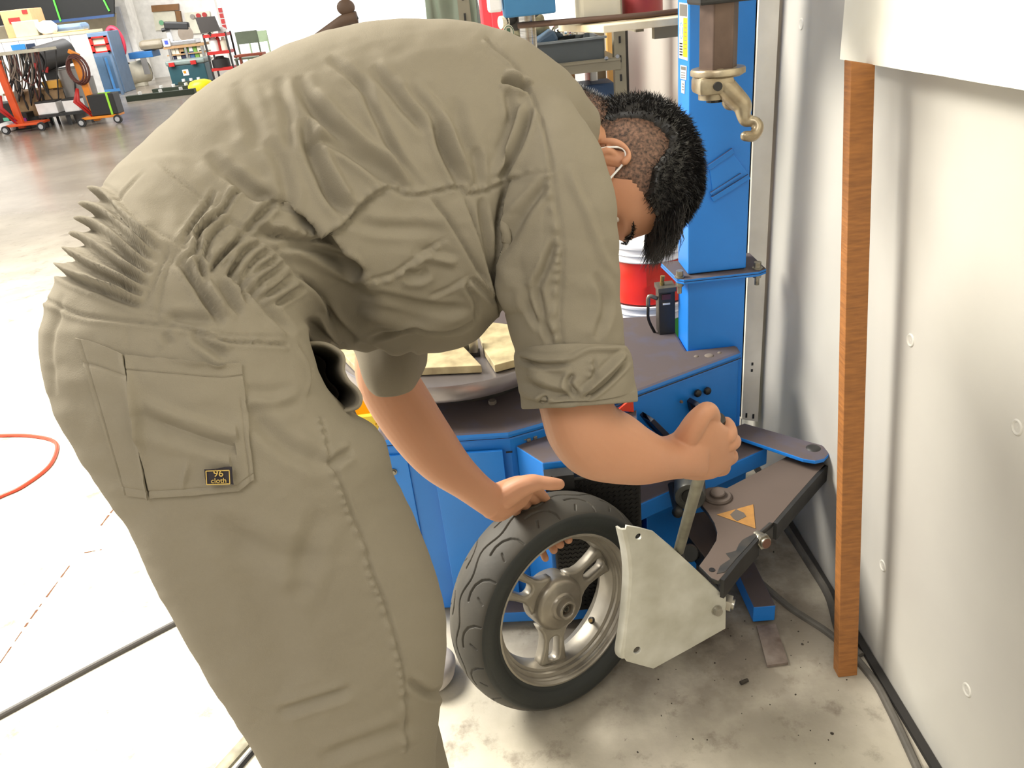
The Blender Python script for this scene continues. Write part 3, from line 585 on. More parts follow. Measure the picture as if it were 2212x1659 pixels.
for i in range(NP):
    for j in range(half):
        if abs(sdist[j]) < .068: gtab[i, j] = groove(i*per/NP, -sdist[j])
for i in range(NT): gt[i] = gtab[int((ang[i] % per)/per*NP) % NP]
for j, (r, h) in enumerate(Q):
    rr = np.full(NT, r)
    if j < half: rr = rr-gt[:, j]
    for c_ in range(3): V[:, j, c_] = WC[c_]+(x_[c_]*np.cos(ang)+y_[c_]*np.sin(ang))*rr+z_[c_]*h
f = []
for i in range(NT):
    i2 = (i+1) % NT
    for j in range(k): f.append((i*k+j, i2*k+j, i2*k+(j+1) % k, i*k+(j+1) % k))
me = bpy.data.meshes.new('tyre'); me.from_pydata(V.reshape(-1, 3).tolist(), [], f); me.update()
bm = bmesh.new(); bm.from_mesh(me); bmesh.ops.recalc_face_normals(bm, faces=bm.faces); bm.to_mesh(me); bm.free()
mty = mat('tyre rubber', '282c2a', .5, c2='1f2223', scale=9, var=.6, bump=.15, bscale=120)
tyo = link('tyre', me, mty, wh, True); me.materials.append(mat('dusty tread', '48443d', .65, c2='32312e', scale=11, var=.6, bump=.15, bscale=120))
_c = np.array([WC.x, WC.y, WC.z]); _n = np.array([wn.x, wn.y, wn.z])
cc_ = np.array([p.center for p in me.polygons]) - _c; hh_ = cc_@_n; rr_ = np.sqrt((cc_**2).sum(1)-hh_**2)
me.polygons.foreach_set('material_index', (rr_ > .2058).astype(np.int32))
mrim = mat('worn silver rim', 'a8a296', .40, .5, c2='7d766b', scale=14, var=.6, bump=.1)
o1 = [(.1600, .0500), (.1625, .0490), (.1630, .0465), (.1600, .0455), (.1575, .0440), (.1560, .034), (.1530, .031), (.1510, .024), (.1440, .018), (.1400, .006), (.1400, -.016), (.1500, -.026), (.1560, -.038), (.1580, -.044), (.1625, -.047), (.1600, -.050)]
i1 = [(.1570, -.048), (.1545, -.043), (.1525, -.036), (.1470, -.028), (.1350, -.018), (.1345, .004), (.1375, .014), (.1385, .0205), (.1425, .0215), (.1440, .0225), (.1450, .0300), (.1500, .0312), (.1515, .0325), (.1525, .0410), (.1545, .0425), (.1552, .0475), (.1572, .0500)]
b = B(); b.lathe(o1+i1, WC, wn, 96, True, we1); ob('rim', b, mrim, wh, smooth='auto')
# hub
b = B(); b.lathe([(0, -.035), (.052, -.035), (.0570, -.028), (.0575, .012), (.0560, .020), (.0520, .026), (.046, .0290), (.030, .030), (.0285, .031), (.026, .035), (.0225, .036), (.0205, .0365), (.0195, .048), (.018, .050), (.0145, .050), (.013, .048), (.013, .040), (.0075, .039), (.0075, .020), (0, .020)], WC, wn, 64); hub = ob('hub', b, mat('hub alloy', 'a39c90', .35, .6, c2='7c756a', scale=10, bump=.08), wh, smooth='auto')
b = B(); b.lathe([(.0125, .0405), (.0095, .0425), (.0085, .0415), (.0080, .038)], WC, wn, 32); ob('bearing', b, mat('bearing', '5b5046', .3, .7), hub, smooth=True)
b = B(); b.lathe([(.0060, .0435), (.0045, .0435), (.0040, .03)], WC, wn, 16); b.lathe([(.0045, .040), (.0045, .0435), (.0062, .0435), (.0062, .0395)], WC, wn, 16); ob('axle_sleeve', b, mzinc, hub, smooth='auto')
def wang(x, y):
    P = Vector(atpl(x, y, WC, np.array(wn)))-WC; return math.atan2(P.dot(we2), P.dot(we1)), P.length
a0 = wang(1190, 1395)[0]
for kk in range(3):
    a = a0+kk*2*PI/3
    out = [(.045, -.042), (.056, -.036), (.066, -.029), (.080, -.0255), (.100, -.027), (.120, -.031), (.1385, -.036), (.1385, .036), (.120, .031), (.100, .027), (.080, .0255), (.066, .029), (.056, .036), (.045, .042)]
    cth, sth = math.cos(a), math.sin(a); ex = we1*cth+we2*sth; ey = -we1*sth+we2*cth
    o = plate('spoke', [out, slot2((.104, 0), .0125, .030)], WC+wn*.000, ex, ey, .026, mrim, wh, .005)
a = wang(1283, 1343)[0]; ex = we1*math.cos(a)+we2*math.sin(a); P = WC+ex*.1365-wn*.004
b = B(); b.cyl(P, P-ex*.008, .0085, .006, 12); b.cyl(P-ex*.006, P-ex*.018+wn*.012, .0045, n=10); vs = ob('valve_stem', b, mblk, wh, smooth='auto')
b = B(); q = P-ex*.018+wn*.012; b.cyl(q, q+(-ex*.8+wn*.6)*.012, .0038, n=10); ob('valve_cap', b, mat('brass worn', '8d7546', .4, .7), vs, smooth='auto')
# ================================================================ SMALL THINGS ON AND BEHIND THE MACHINE
mlead = mat('lead grey', '86847e', .5, .5)
for i, (q, lb) in enumerate((((1139, 950), 'left of two small grey wheel weights lying on the machine ledge'), ((1152, 945), 'right of two small grey wheel weights lying on the machine ledge'))):
    P = atz(*q, .4605); b = B(); b.box((0, 0, .004), (.009, .024, .008), rz=.35+i*.1, bev=.002); b.box((-.006, -.004, .006), (.004, .012, .003), rz=.35, bev=.0008)
    o = ob('wheel_weight', b, mlead); o.location = P; tag(o, lb, 'wheel weight', 'wheel weights on the ledge')
mred = mat('red tin', 'e03226', .3, c2='cf2a20', scale=3); mgreen = mat('green tin', '2da53f', .35); mwt = mat('white tin', 'e9e9ee', .35)
def pail(cx, cy, z0, r, h, mbody, name, label, dent=False, white_foot=False):
    t = thing(name, label, 'pail', (cx, cy, z0)); pr = [(0, 0), (r-.003, 0), (r, .004), (r, h-.012), (r, h)]
    b = B(); n = 56; ks = 16; V = []; f = []
    for j in range(ks+1):
        z = .004+(h-.02)*j/ks
        for i in range(n):
            a = 2*PI*i/n; q = r
            if dent: q -= .016*math.exp(-(((a-4.6) % (2*PI)-.2)/.35)**2)*math.exp(-((j/ks-.45)/.28)**2)+.010*abs(math.sin(a*2.5+j*.12))*math.exp(-((j/ks-.5)/.3)**2)
            V.append((cx+q*math.cos(a), cy+q*math.sin(a), z0+z))
    for j in range(ks):
        for i in range(n): f.append((j*n+i, j*n+(i+1) % n, (j+1)*n+(i+1) % n, (j+1)*n+i))
    f += [tuple(range(n))[::-1], tuple(range(ks*n, ks*n+n))]; b.add(V, f); ob('body', b, mbody, t, smooth='auto')
    b = B(); b.lathe([(r+.001, h-.05), (r+.004, h-.046), (r+.001, h-.042), (r+.001, h-.03), (r+.005, h-.026), (r+.001, h-.022), (r+.001, h-.010), (r+.006, h-.006), (r+.006, h), (r-.004, h), (r-.006, h-.006), (0, h-.006)], (cx, cy, z0), (0, 0, 1), n=56); ob('lid', b, mwt, t, smooth='auto')
    return t
g = pail(.46, 2.33, 0, .135, .435, mgreen, 'green_pail', 'green pail with white lid standing on the floor behind the machine')
b = B(); b.lathe([(.1352, .20), (.1358, .20), (.1358, .302), (.1352, .302)], (.46, 2.33, 0), (0, 0, 1), n=56, closed=True); ob('white_band', b, mwt, g)
P = aty(1408, 722, 2.195); text('lettering', 'マーク', (P[0]-.01, 2.19, P[2]+.004), (1, 0.0, 0), (0, 0, 1), .016, mwt, g)
pail(.46, 2.33, .4352, .128, .185, mred, 'red_pail', 'dented red tin pail stacked on top of the green pail', True)
P = aty(800, 905, 1.95); b = B(); t = thing('yellow_crate', 'yellow plastic crate behind the left end of the machine', 'crate', (P[0]-.1, 2.05, 0))
my_ = mat('yellow plastic', 'eec022', .45); cxx = P[0]-.10
for dx, dy, sx_, sy_ in ((0, -.12, .34, .006), (0, .12, .34, .006), (-.167, 0, .006, .24), (.167, 0, .006, .24)): b.box((cxx+dx, 2.05+dy, .16), (sx_, sy_, .32))
b.box((cxx, 2.05, .003), (.34, .24, .006)); ob('crate_body', b, my_, t)
for kx in (-.12, -.04, .04, .12, .15): b = B(); b.box((cxx+kx, 1.924, .15), (.008, .008, .28)); ob('rib', b, mat('yellow shade', 'd9a61c', .5), t)
b = B(); b.box((cxx, 1.922, .312), (.345, .014, .018)); ob('rim_edge', b, my_, t)
# rag on the floor
P = atz(972, 1475, .02); bm = bmesh.new(); bmesh.ops.create_icosphere(bm, subdivisions=5, radius=.06)
for v in bm.verts:
    q = v.co*14; v.co *= 1+.35*mnoise.noise(q*.5)+.16*abs(mnoise.noise(q*1.4)); v.co.z *= .62; v.co.x *= .8; v.co += Vector((P[0]-.045, P[1]+.035, .034)); v.co.z = max(v.co.z, .001)
me = bpy.data.meshes.new('rag'); bm.to_mesh(me); bm.free(); tag(link('rag', me, mat('rag cloth', 'cfc8c4', .9, c2='a59f9d', scale=12), None, True), 'crumpled pale rag lying on the floor between trouser leg and tyre', 'rag')
# ================================================================ PERSON
def loft(rings, sub=5, n=44, caps=True, ex=2.2):
    """rings: (Ax,Ay,Bx,By,tA,tB,w) - two outline pixels, their depths and the half thickness across"""
    Q = cat([np.array(r, float) for r in rings], sub)
    A = [D(q[0], q[1], q[4]) for q in Q]; Bb = [D(q[2], q[3], q[5]) for q in Q]; C = [(a+b_)/2 for a, b_ in zip(A, Bb)]
    V = []; f = []; N = len(Q)
    for i in range(N):
        ax = C[min(i+1, N-1)]-C[max(i-1, 0)]; h = (A[i]-Bb[i])/2; s = np.cross(ax, h); s /= np.linalg.norm(s)+1e-9
        if np.dot(s, CAM-C[i]) < 0: s = -s
        for j in range(n):
            t = 2*PI*j/n; c_, s_ = math.cos(t), math.sin(t); V.append(C[i]+h*math.copysign(abs(c_)**(2/ex), c_)+s*Q[i][6]*math.copysign(abs(s_)**(2/ex), s_))
    for i in range(N-1):
        for j in range(n): f.append((i*n+j, i*n+(j+1) % n, (i+1)*n+(j+1) % n, (i+1)*n+j))
    if caps: f += [tuple(range(n))[::-1], tuple(range((N-1)*n, N*n))]
    return B().add(V, f)
person = thing('person', 'person in khaki coveralls bending over and holding the tyre and bar handle', 'person', (-.20, .68, 0))
# ---- coverall: near leg + trunk, near sleeve, far leg, far sleeve
trunk = [
 (618, 1850, 950, 1850, .965, .965, .087),
 (600, 1659, 940, 1659, .93, .93, .092), (527, 1500, 954, 1500, .90, .90, .102), (445, 1350, 962, 1350, .86, .86, .112), (362, 1200, 912, 1190, .83, .83, .122),
 (312, 1080, 850, 1060, .81, .81, .132), (222, 950, 822, 960, .795, .80, .142), (152, 830, 752, 888, .785, .80, .150), (128, 740, 700, 830, .78, .81, .153), (138, 665, 655, 760, .78, .84, .150),
 (160, 588, 665, 705, .79, .87, .146), (176, 505, 690, 690, .80, .90, .148), (206, 420, 745, 715, .81, .94, .152), (295, 318, 810, 740, .83, .98, .158), (405, 215, 870, 762, .86, 1.02, .164),
 (560, 122, 930, 762, .90, 1.06, .168), (740, 64, 1000, 735, .95, 1.08, .168), (900, 55, 1060, 660, 1.0, 1.09, .165), (1030, 82, 1100, 560, 1.05, 1.10, .155),
 (1130, 135, 1140, 470, 1.09, 1.11, .120), (1200, 185, 1180, 400, 1.12, 1.13, .085), (1245, 225, 1230, 370, 1.15, 1.15, .06)]
sleeve = [
 (1120, 150, 960, 420, 1.06, 1.06, .07), (1190, 178, 1020, 440, 1.01, 1.01, .085), (1250, 246, 1060, 460, .98, .98, .09), (1295, 320, 1082, 480, .965, .965, .09), (1325, 420, 1088, 520, .96, .96, .088), (1334, 520, 1083, 570, .965, .965, .085),
 (1336, 600, 1082, 625, .975, .975, .08), (1342, 690, 1095, 700, .985, .985, .078), (1350, 775, 1118, 780, .995, .995, .074), (1350, 800, 1130, 810, 1.0, 1.0, .07)]
farleg = [(825, 1960, 1050, 1960, 1.14, 1.14, .08), (800, 1800, 1000, 1800, 1.12, 1.12, .08), (640, 1500, 925, 1500, 1.02, 1.02, .09), (560, 1300, 900, 1300, .99, .99, .10), (430, 1050, 830, 1050, .98, .98, .12), (300, 850, 740, 850, .96, .96, .12)]
farsl = [(1120, 330, 960, 420, 1.22, 1.22, .07), (1080, 480, 920, 520, 1.25, 1.25, .07), (1000, 600, 850, 620, 1.26, 1.26, .068), (940, 700, 800, 700, 1.26, 1.26, .06), (915, 770, 785, 765, 1.26, 1.26, .055)]
kn1, kn2 = D(798, 1850, .965), D(945, 1960, 1.14)
an1, an2 = np.array([kn1[0]+.01, kn1[1]+.02, .10]), np.array([kn2[0]+.01, kn2[1]+.03, .10])
legs_ = [chain([k_, (k_*.5+a_*.5)+np.array([0, -.012, 0]), a_], [.088, .084, .076], 28, 6) for k_, a_ in ((kn1, an1), (kn2, an2))]
cloth = remesh(legs_+[loft(trunk, 6, 60), loft(sleeve, 6, 40), loft(farleg, 5, 36), loft(farsl, 5, 36)], .0026, 14, .6)
# ---- folds and seams: heights laid along curves over the cloth, then pushed along the normals
GS = 2.0; GW, GH = 1000, 1020; ox_, oy_ = -60, -60
Hf = np.zeros((GH, GW)); Gx, Gy = np.meshgrid(np.arange(GW)*GS+ox_, np.arange(GH)*GS+oy_)
def stroke(P, w, a, kind='v', tr=None, taper=True, mm=True):
    if tr: P = [(tr[0]+x/tr[2], tr[1]+y/tr[2]) for x, y in P]
    P = np.array(cat([np.array(p, float) for p in P], 6)) if len(P) > 2 else np.array(P, float)
    a = a*.00125; ext = w*(7 if kind in ('st',) else 4)
    x0, x1 = P[:, 0].min()-ext, P[:, 0].max()+ext; y0, y1 = P[:, 1].min()-ext, P[:, 1].max()+ext
    i0, i1 = max(int((x0-ox_)/GS), 0), min(int((x1-ox_)/GS)+1, GW); j0, j1 = max(int((y0-oy_)/GS), 0), min(int((y1-oy_)/GS)+1, GH)
    if i1 <= i0 or j1 <= j0: return
    X = Gx[j0:j1, i0:i1]; Y = Gy[j0:j1, i0:i1]; best = np.full(X.shape, 1e9); S = np.zeros(X.shape); sg = np.ones(X.shape)
    L = np.hypot(*np.diff(P, axis=0).T); cs = np.concatenate([[0], np.cumsum(L)])
    for i in range(len(P)-1):
        dx, dy = P[i+1]-P[i]; l2 = dx*dx+dy*dy+1e-9; t = np.clip(((X-P[i, 0])*dx+(Y-P[i, 1])*dy)/l2, 0, 1)
        ex_ = X-P[i, 0]-t*dx; ey = Y-P[i, 1]-t*dy; d = np.hypot(ex_, ey); k = d < best
        best = np.where(k, d, best); S = np.where(k, cs[i]+t*L[i], S); sg = np.where(k, np.sign(dx*ey-dy*ex_), sg)
    T = cs[-1]; u = S/T; tp = np.clip(np.minimum(u, 1-u)*5, 0, 1)**.6 if taper else np.clip(np.minimum(S, T-S)/6, 0, 1)
    q = best/w
    if kind == 'v': h = -a*np.exp(-q*q)+.45*a*np.exp(-((q-1.9)/.9)**2)
    elif kind == 'r': h = a*np.exp(-q*q)-.3*a*np.exp(-((q-1.9)/.9)**2)
    elif kind == 's': h = -a*np.exp(-q*q)+.5*a*np.exp(-((sg*q-2.2)/1.2)**2)
    elif kind == 'p': h = -a*np.exp(-q*q)+a*(.6+.6*np.sin(S/4.2+3*np.sin(S/31)))*np.exp(-((sg*q-2.2)/1.5)**2)
    else: h = a*np.where(sg > 0, np.exp(-q/3.2)*(1-np.exp(-q*2.2)), -.55*np.exp(-q*q/1.4))   # step: raised to the right of the direction
    Hf[j0:j1, i0:i1] += h*tp
T8 = (80, 350, 3.16); TP = (100, 650, 2.765); TB = (600, 100, 2.765); TC = (600, 620, 2.765); TU = (1000, 0, 3.16)
# pleats at the back of the waist
for P in ([(370, 215), (470, 235), (600, 390), (820, 580)], [(310, 320), (430, 340), (600, 480), (760, 640)], [(265, 415), (400, 440), (560, 570), (770, 745)], [(220, 525), (330, 540), (560, 700), (755, 825)], [(170, 600), (260, 650), (460, 760), (710, 885)], [(115, 710), (250, 780), (450, 860), (715, 965)]):
    P = [(P[0][0]-90, P[0][1]-30)]+P; stroke([(x, y-14) for x, y in P], 7, 6.0, 'r', T8); stroke([(x+8, y+26) for x, y in P], 7, 5.5, 'v', T8)
for P in ([(560, 420), (640, 520), (700, 600)], [(480, 540), (600, 640), (700, 690)], [(420, 650), (520, 720), (680, 790)], [(330, 720), (470, 830), (640, 870)], [(350, 880), (430, 870), (560, 900)]): stroke(P, 4, 2.2, 'v', T8)
# gathers at the front of the waist
for P in ([(1215, 190), (1160, 290), (1060, 430), (980, 560)], [(1280, 330), (1110, 470), (1090, 600), (960, 690)], [(1340, 390), (1230, 460), (1150, 600), (1180, 700)], [(1430, 460), (1300, 600), (1200, 700)], [(1540, 540), (1400, 620), (1330, 770), (1385, 800)], [(1580, 600), (1480, 680), (1380, 820)], [(1650, 650), (1500, 740), (1400, 850), (1440, 970)], [(1700, 680), (1600, 760), (1520, 820), (1470, 930)], [(1740, 770), (1640, 860), (1530, 930)], [(1790, 850), (1700, 930), (1620, 980)], [(1410, 180), (1330, 240), (1270, 330), (1200, 340)], [(1200, 360), (1090, 480), (1000, 560)], [(1390, 520), (1250, 650), (1180, 760)], [(1480, 560), (1350, 700), (1290, 800)]):
    stroke(P, 5.5, 4.8, 'v', T8)
for P in ([(1250, 300), (1120, 430), (1030, 560)], [(1380, 430), (1260, 540), (1170, 650)], [(1500, 540), (1370, 660), (1250, 760)], [(1620, 640), (1480, 760), (1400, 900)], [(1760, 820), (1660, 900), (1560, 960)]): stroke(P, 5, 2.6, 'r', T8)
stroke([(1140, 240), (1300, 360), (1430, 470), (1560, 540), (1700, 660), (1800, 790), (1960, 960), (2090, 1180)], 5, 3.2, 's', T8)
stroke([(1180, 290), (1290, 390), (1420, 510), (1550, 590), (1690, 720)], 4, 1.6, 'v', T8)
stroke([(1430, 465), (1500, 390), (1580, 310), (1640, 290)], 8, 7, 'v', T8)
stroke([(1420, 470), (1600, 500), (1850, 520), (2000, 500)], 9, 3, 'v', T8)
stroke([(960, 680), (1010, 720), (1080, 820), (1180, 980), (1275, 1080)], 9, 7, 'v', T8)
stroke([(1100, 620), (1125, 760), (1160, 880)], 7, 5, 'v', T8)
stroke([(1060, 740), (1200, 900), (1290, 1060)], 9, 4, 'r', T8)
stroke([(1240, 800), (1330, 940), (1400, 1040)], 8, 5, 'v', T8)
stroke([(1320, 780), (1480, 900), (1700, 1130), (1730, 1200)], 8, 5, 'v', T8)
stroke([(870, 1110), (960, 1060), (1150, 1080), (1290, 1090)], 10, 3, 'v', T8)
# waist seam of the trousers, belt band, side panel
stroke([(60, 940), (200, 1010), (330, 1052), (560, 1080), (720, 1095), (1000, 1130), (1250, 1215), (1480, 1235), (1720, 1250)], 4, 2.6, 's', T8, taper=False)
stroke([(700, 990), (900, 1040), (1120, 1130), (1300, 1180), (1500, 1190), (1680, 1200)], 3.5, 1.4, 'p', T8)
stroke([(900, 560), (830, 760), (760, 900), (720, 1010)], 3.5, 1.8, 's', T8); stroke([(950, 590), (880, 760), (835, 950), (820, 1090)], 3.5, 1.8, 's', T8)
stroke([(830, 0), (960, 120), (1060, 200), (1150, 270)], 3.5, 1.8, 's', T8); stroke([(760, 430), (900, 520), (1040, 610)], 3.5, 1.4, 's', T8)
stroke([(310, 370), (250, 445), (225, 520)], 3, 1.2, 's')
# broad folds of the back
for P, w_, a_ in (([(120, 180), (200, 350), (420, 580), (640, 740), (790, 890)], 13, 7), ([(150, 440), (190, 600), (270, 780), (340, 920), (430, 1020)], 13, 9), ([(170, 600), (300, 575), (480, 680), (660, 830)], 10, 6), ([(300, 60), (500, 230), (560, 360), (640, 520), (740, 700), (870, 860)], 9, 5), ([(560, 120), (740, 330), (900, 520)], 11, 5), ([(760, 230), (930, 420), (1000, 620), (1060, 740), (1110, 850)], 11, 8), ([(1340, 195), (1400, 215), (1510, 262)], 8, 11), ([(1520, 330), (1450, 540), (1380, 700), (1320, 800)], 8, 7), ([(1370, 260), (1390, 360), (1400, 460)], 9, 4), ([(-60, 560), (20, 700), (60, 900), (40, 1000)], 14, 4), ([(0, 180), (60, 420), (70, 640)], 12, 3), ([(-250, 220), (-150, 420), (-120, 620)], 16, 3), ([(-420, 640), (-300, 760), (-150, 880), (0, 900)], 14, 4), ([(-300, 740), (-100, 900), (100, 960)], 12, 3), ([(1050, 300), (1100, 500), (1180, 700)], 13, 3), ([(1180, 600), (1190, 720), (1200, 830)], 9, 4)):
    stroke(P, w_, a_, 'v', TB)
for P, w_, a_ in (([(230, 260), (420, 480), (640, 660), (800, 830)], 14, 4), ([(820, 260), (970, 440), (1060, 620), (1120, 800)], 12, 5), ([(240, 640), (330, 800), (440, 950)], 16, 5), ([(1470, 360), (1400, 560), (1290, 790)], 10, 4), ([(700, 180), (860, 360), (960, 480)], 14, 3)): stroke(P, w_, a_, 'r', TB)
# yoke and armhole seams
stroke([(-200, 1060), (0, 1115), (120, 1150), (250, 1150), (380, 1080), (440, 1015), (520, 930), (660, 850), (780, 893), (900, 880), (1080, 843), (1130, 883), (1250, 865), (1320, 830), (1400, 800), (1520, 765), (1640, 757)][::-1], 4, 3.0, 'p', TB)
stroke([(-200, 1060), (0, 1115), (120, 1150), (250, 1150), (380, 1080), (440, 1015), (520, 930), (660, 850)][::-1], 9, 6.5, 'st', TB)
stroke([(1240, -60), (1300, 0), (1420, 120), (1520, 300), (1590, 480), (1625, 640), (1640, 760)], 4, 3.2, 's', TB, taper=False)
stroke([(1640, 757), (1655, 900), (1685, 1050), (1700, 1250), (1690, 1450), (1680, 1650), (1710, 1850)], 5, 2.6, 'p', TB, taper=False)
stroke([(1740, 700), (1760, 800), (1850, 1000), (1940, 1240), (2010, 1380)], 9, 3.2, 'r', TB)
stroke([(1620, 790), (1500, 960), (1420, 1120), (1370, 1300)], 10, 6, 'v', TB); stroke([(1660, 1150), (1600, 1320), (1555, 1420), (1540, 1560)], 8, 5, 'v', TB)
stroke([(1500, 1420), (1500, 1560), (1580, 1700)], 8, 4, 'v', TB); stroke([(1420, 1000), (1390, 1250), (1420, 1450)], 12, 4, 'r', TB)
stroke([(1560, 1450), (1590, 1650), (1640, 1780)], 7, 4, 'v', TB); stroke([(1900, 1350), (1960, 1550), (1900, 1750)], 9, 4, 'v', TB)
# armpit folds between trunk and sleeve
stroke([(1385, 800), (1355, 1000), (1335, 1200), (1340, 1400), (1360, 1600)][::-1], 10, 17, 'st', TB)
stroke([(900, 890), (1020, 1060), (1150, 1280), (1290, 1510)], 8, 8, 'st', TB); stroke([(1110, 900), (1180, 1100), (1240, 1300), (1330, 1620)], 7, 7, 'st', TB)
stroke([(1215, 900), (1230, 1050), (1290, 1330), (1320, 1450)], 8, 6, 'v', TB)
# side of the trunk
stroke([(520, 1395), (660, 1370), (860, 1235), (1000, 1140)], 4, 2.6, 'p', TB); stroke([(900, 1500), (1020, 1440), (1140, 1350)], 4, 2.2, 's', TB)
stroke([(820, 1290), (880, 1260), (1060, 1290)], 9, 5, 'r', TB); stroke([(750, 1360), (840, 1370), (900, 1330)], 10, 5, 'v', TB)
stroke([(430, 1020), (600, 1080), (900, 1090), (960, 1130)], 12, 3, 'v', TB); stroke([(0, 1190), (200, 1200), (420, 1290), (500, 1380)], 8, 5, 'v', TB)
stroke([(50, 1220), (250, 1300), (430, 1380), (560, 1400)], 10, 5, 'r', TB)
stroke([(130, 1360), (200, 1440), (280, 1530), (330, 1680), (400, 1800)], 9, 9, 'st', TB)
stroke([(450, 1480), (640, 1500), (900, 1560), (1150, 1570)], 9, 3, 'v', TB); stroke([(1140, 1370), (1125, 1430), (1180, 1520), (1190, 1640)], 5, 4, 's', TB)
stroke([(1140, 1370), (1200, 1430), (1290, 1520)], 6, 5, 'v', TB)
stroke([(540, 312), (620, 290), (740, 250), (820, 238), (900, 262), (1040, 266), (1110, 245), (1165, 210)], 5, 4.5, 'v', TC); stroke([(480, 340), (560, 370), (700, 432), (800, 440), (890, 412)], 6, 4, 'v', TC)
stroke([(640, 415), (740, 420), (830, 390)], 6, 5, 'v', TC); stroke([(480, 140), (700, 210), (950, 220), (1150, 160)], 14, 4, 'r', TC)
stroke([(250, 120), (380, 260), (470, 330)], 9, 6, 'v', TC); stroke([(170, 180), (260, 280), (360, 350)], 10, 5, 'v', TC)
# trousers
stroke([(1500, 240), (1580, 380), (1590, 480), (1565, 590)], 4, 2.2, 's', TP); stroke([(1640, 690), (1670, 800), (1700, 960), (1760, 1090), (1830, 1280), (1900, 1430), (1950, 1620), (2040, 1850), (2140, 2250), (2160, 2700)], 4, 2.2, 'p', TP, taper=False)
stroke([(1200, 640), (1400, 840), (1560, 930), (1700, 990)], 18, 4, 'v', TP); stroke([(1700, 990), (1760, 930), (1830, 900)], 9, 4, 'v', TP)
stroke([(1190, 590), (1350, 600), (1500, 560)], 12, 3, 'r', TP); stroke([(870, 180), (930, 240), (1080, 340)], 10, 4, 'v', TP); stroke([(700, 190), (740, 260)], 8, 2.5, 'v', TP)
stroke([(900, 1300), (1300, 1500), (1700, 1560)], 26, 3, 'v', TP); stroke([(1650, 1250), (1560, 1500), (1500, 1800)], 22, 3, 'v', TP); stroke([(620, 1250), (700, 1500), (980, 2100), (1250, 2500)], 40, 4, 'r', TP)
stroke([(1100, 1250), (1250, 1700), (1500, 2300)], 40, 4, 'v', TP); stroke([(100, -40), (60, 100), (20, 300), (60, 560)], 7, 2, 's', TP)
stroke([(600, 1540), (700, 1510), (760, 1490)], 10, 4, 'v'); stroke([(690, 1640), (800, 1600), (900, 1560)], 14, 4, 'v'); stroke([(880, 1470), (930, 1500), (960, 1490)], 9, 4, 'v')
stroke([(480, 120), (480, 300), (475, 320)], 4, 1.0, 's', TP)
mkhaki = mat('khaki cotton', '888172', .92, c2='7c7568', scale=3, var=.8, bump=.25, bscale=900, spec=.15)
def displace(me, scale=1.0):
    n = len(me.vertices); co = np.empty(n*3); me.vertices.foreach_get('co', co); co = co.reshape(-1, 3); nr = np.empty(n*3); me.vertex_normals.foreach_get('vector', nr); nr = nr.reshape(-1, 3)
    x, y, t = proj(co); vd = CAM-co; vd /= np.linalg.norm(vd, axis=1)[:, None]; fc = np.clip(((nr*vd).sum(1)+.45)/.45, 0, 1)
    gx = np.clip((x-ox_)/GS, 0, GW-1.01); gy = np.clip((y-oy_)/GS, 0, GH-1.01); i = gx.astype(int); j = gy.astype(int); fx = gx-i; fy = gy-j
    h = Hf[j, i]*(1-fx)*(1-fy)+Hf[j, i+1]*fx*(1-fy)+Hf[j+1, i]*(1-fx)*fy+Hf[j+1, i+1]*fx*fy
    inside = (x > ox_) & (x < ox_+GW*GS-4) & (y > oy_) & (y < oy_+GH*GS-4)
    co = co+nr*(h*fc*inside*scale)[:, None]; me.vertices.foreach_set('co', co.ravel()); me.update()
_rg = np.random.default_rng(5)
def nfield(sx_, sy_, amp):
    g = _rg.standard_normal((int(GH*GS/sy_)+3, int(GW*GS/sx_)+3)); yy = np.arange(GH)*GS/sy_; xx = np.arange(GW)*GS/sx_; i = xx.astype(int); j = yy.astype(int)
    fx = xx-i; fy = yy-j; fx = fx*fx*(3-2*fx); fy = fy*fy*(3-2*fy); a = g[np.ix_(j, i)]; b_ = g[np.ix_(j, i+1)]; c = g[np.ix_(j+1, i)]; d = g[np.ix_(j+1, i+1)]
    return amp*((a*(1-fx)+b_*fx)*(1-fy)[:, None]+(c*(1-fx)+d*fx)*fy[:, None])
_m = np.clip((1150-Gy)/200, .35, 1)*np.clip((Gy-60)/80+.4, .4, 1)
Hf += (nfield(70, 34, .0008)+nfield(34, 60, .0005))*_m+nfield(24, 18, .00025)
displace(cloth)
cv = link('coverall', cloth, mkhaki, person, True, label='khaki cotton coverall')
BV = BVHTree.FromPolygons([tuple(v.co) for v in cloth.vertices], [tuple(p.vertices) for p in cloth.polygons])
def hit(x, y, off=.0):
    q = ray(x, y); q = q/np.linalg.norm(q); l, nn, i, d = BV.ray_cast(Vector(CAM), Vector(q))
    return (l+nn.normalized()*off) if l is not None else None
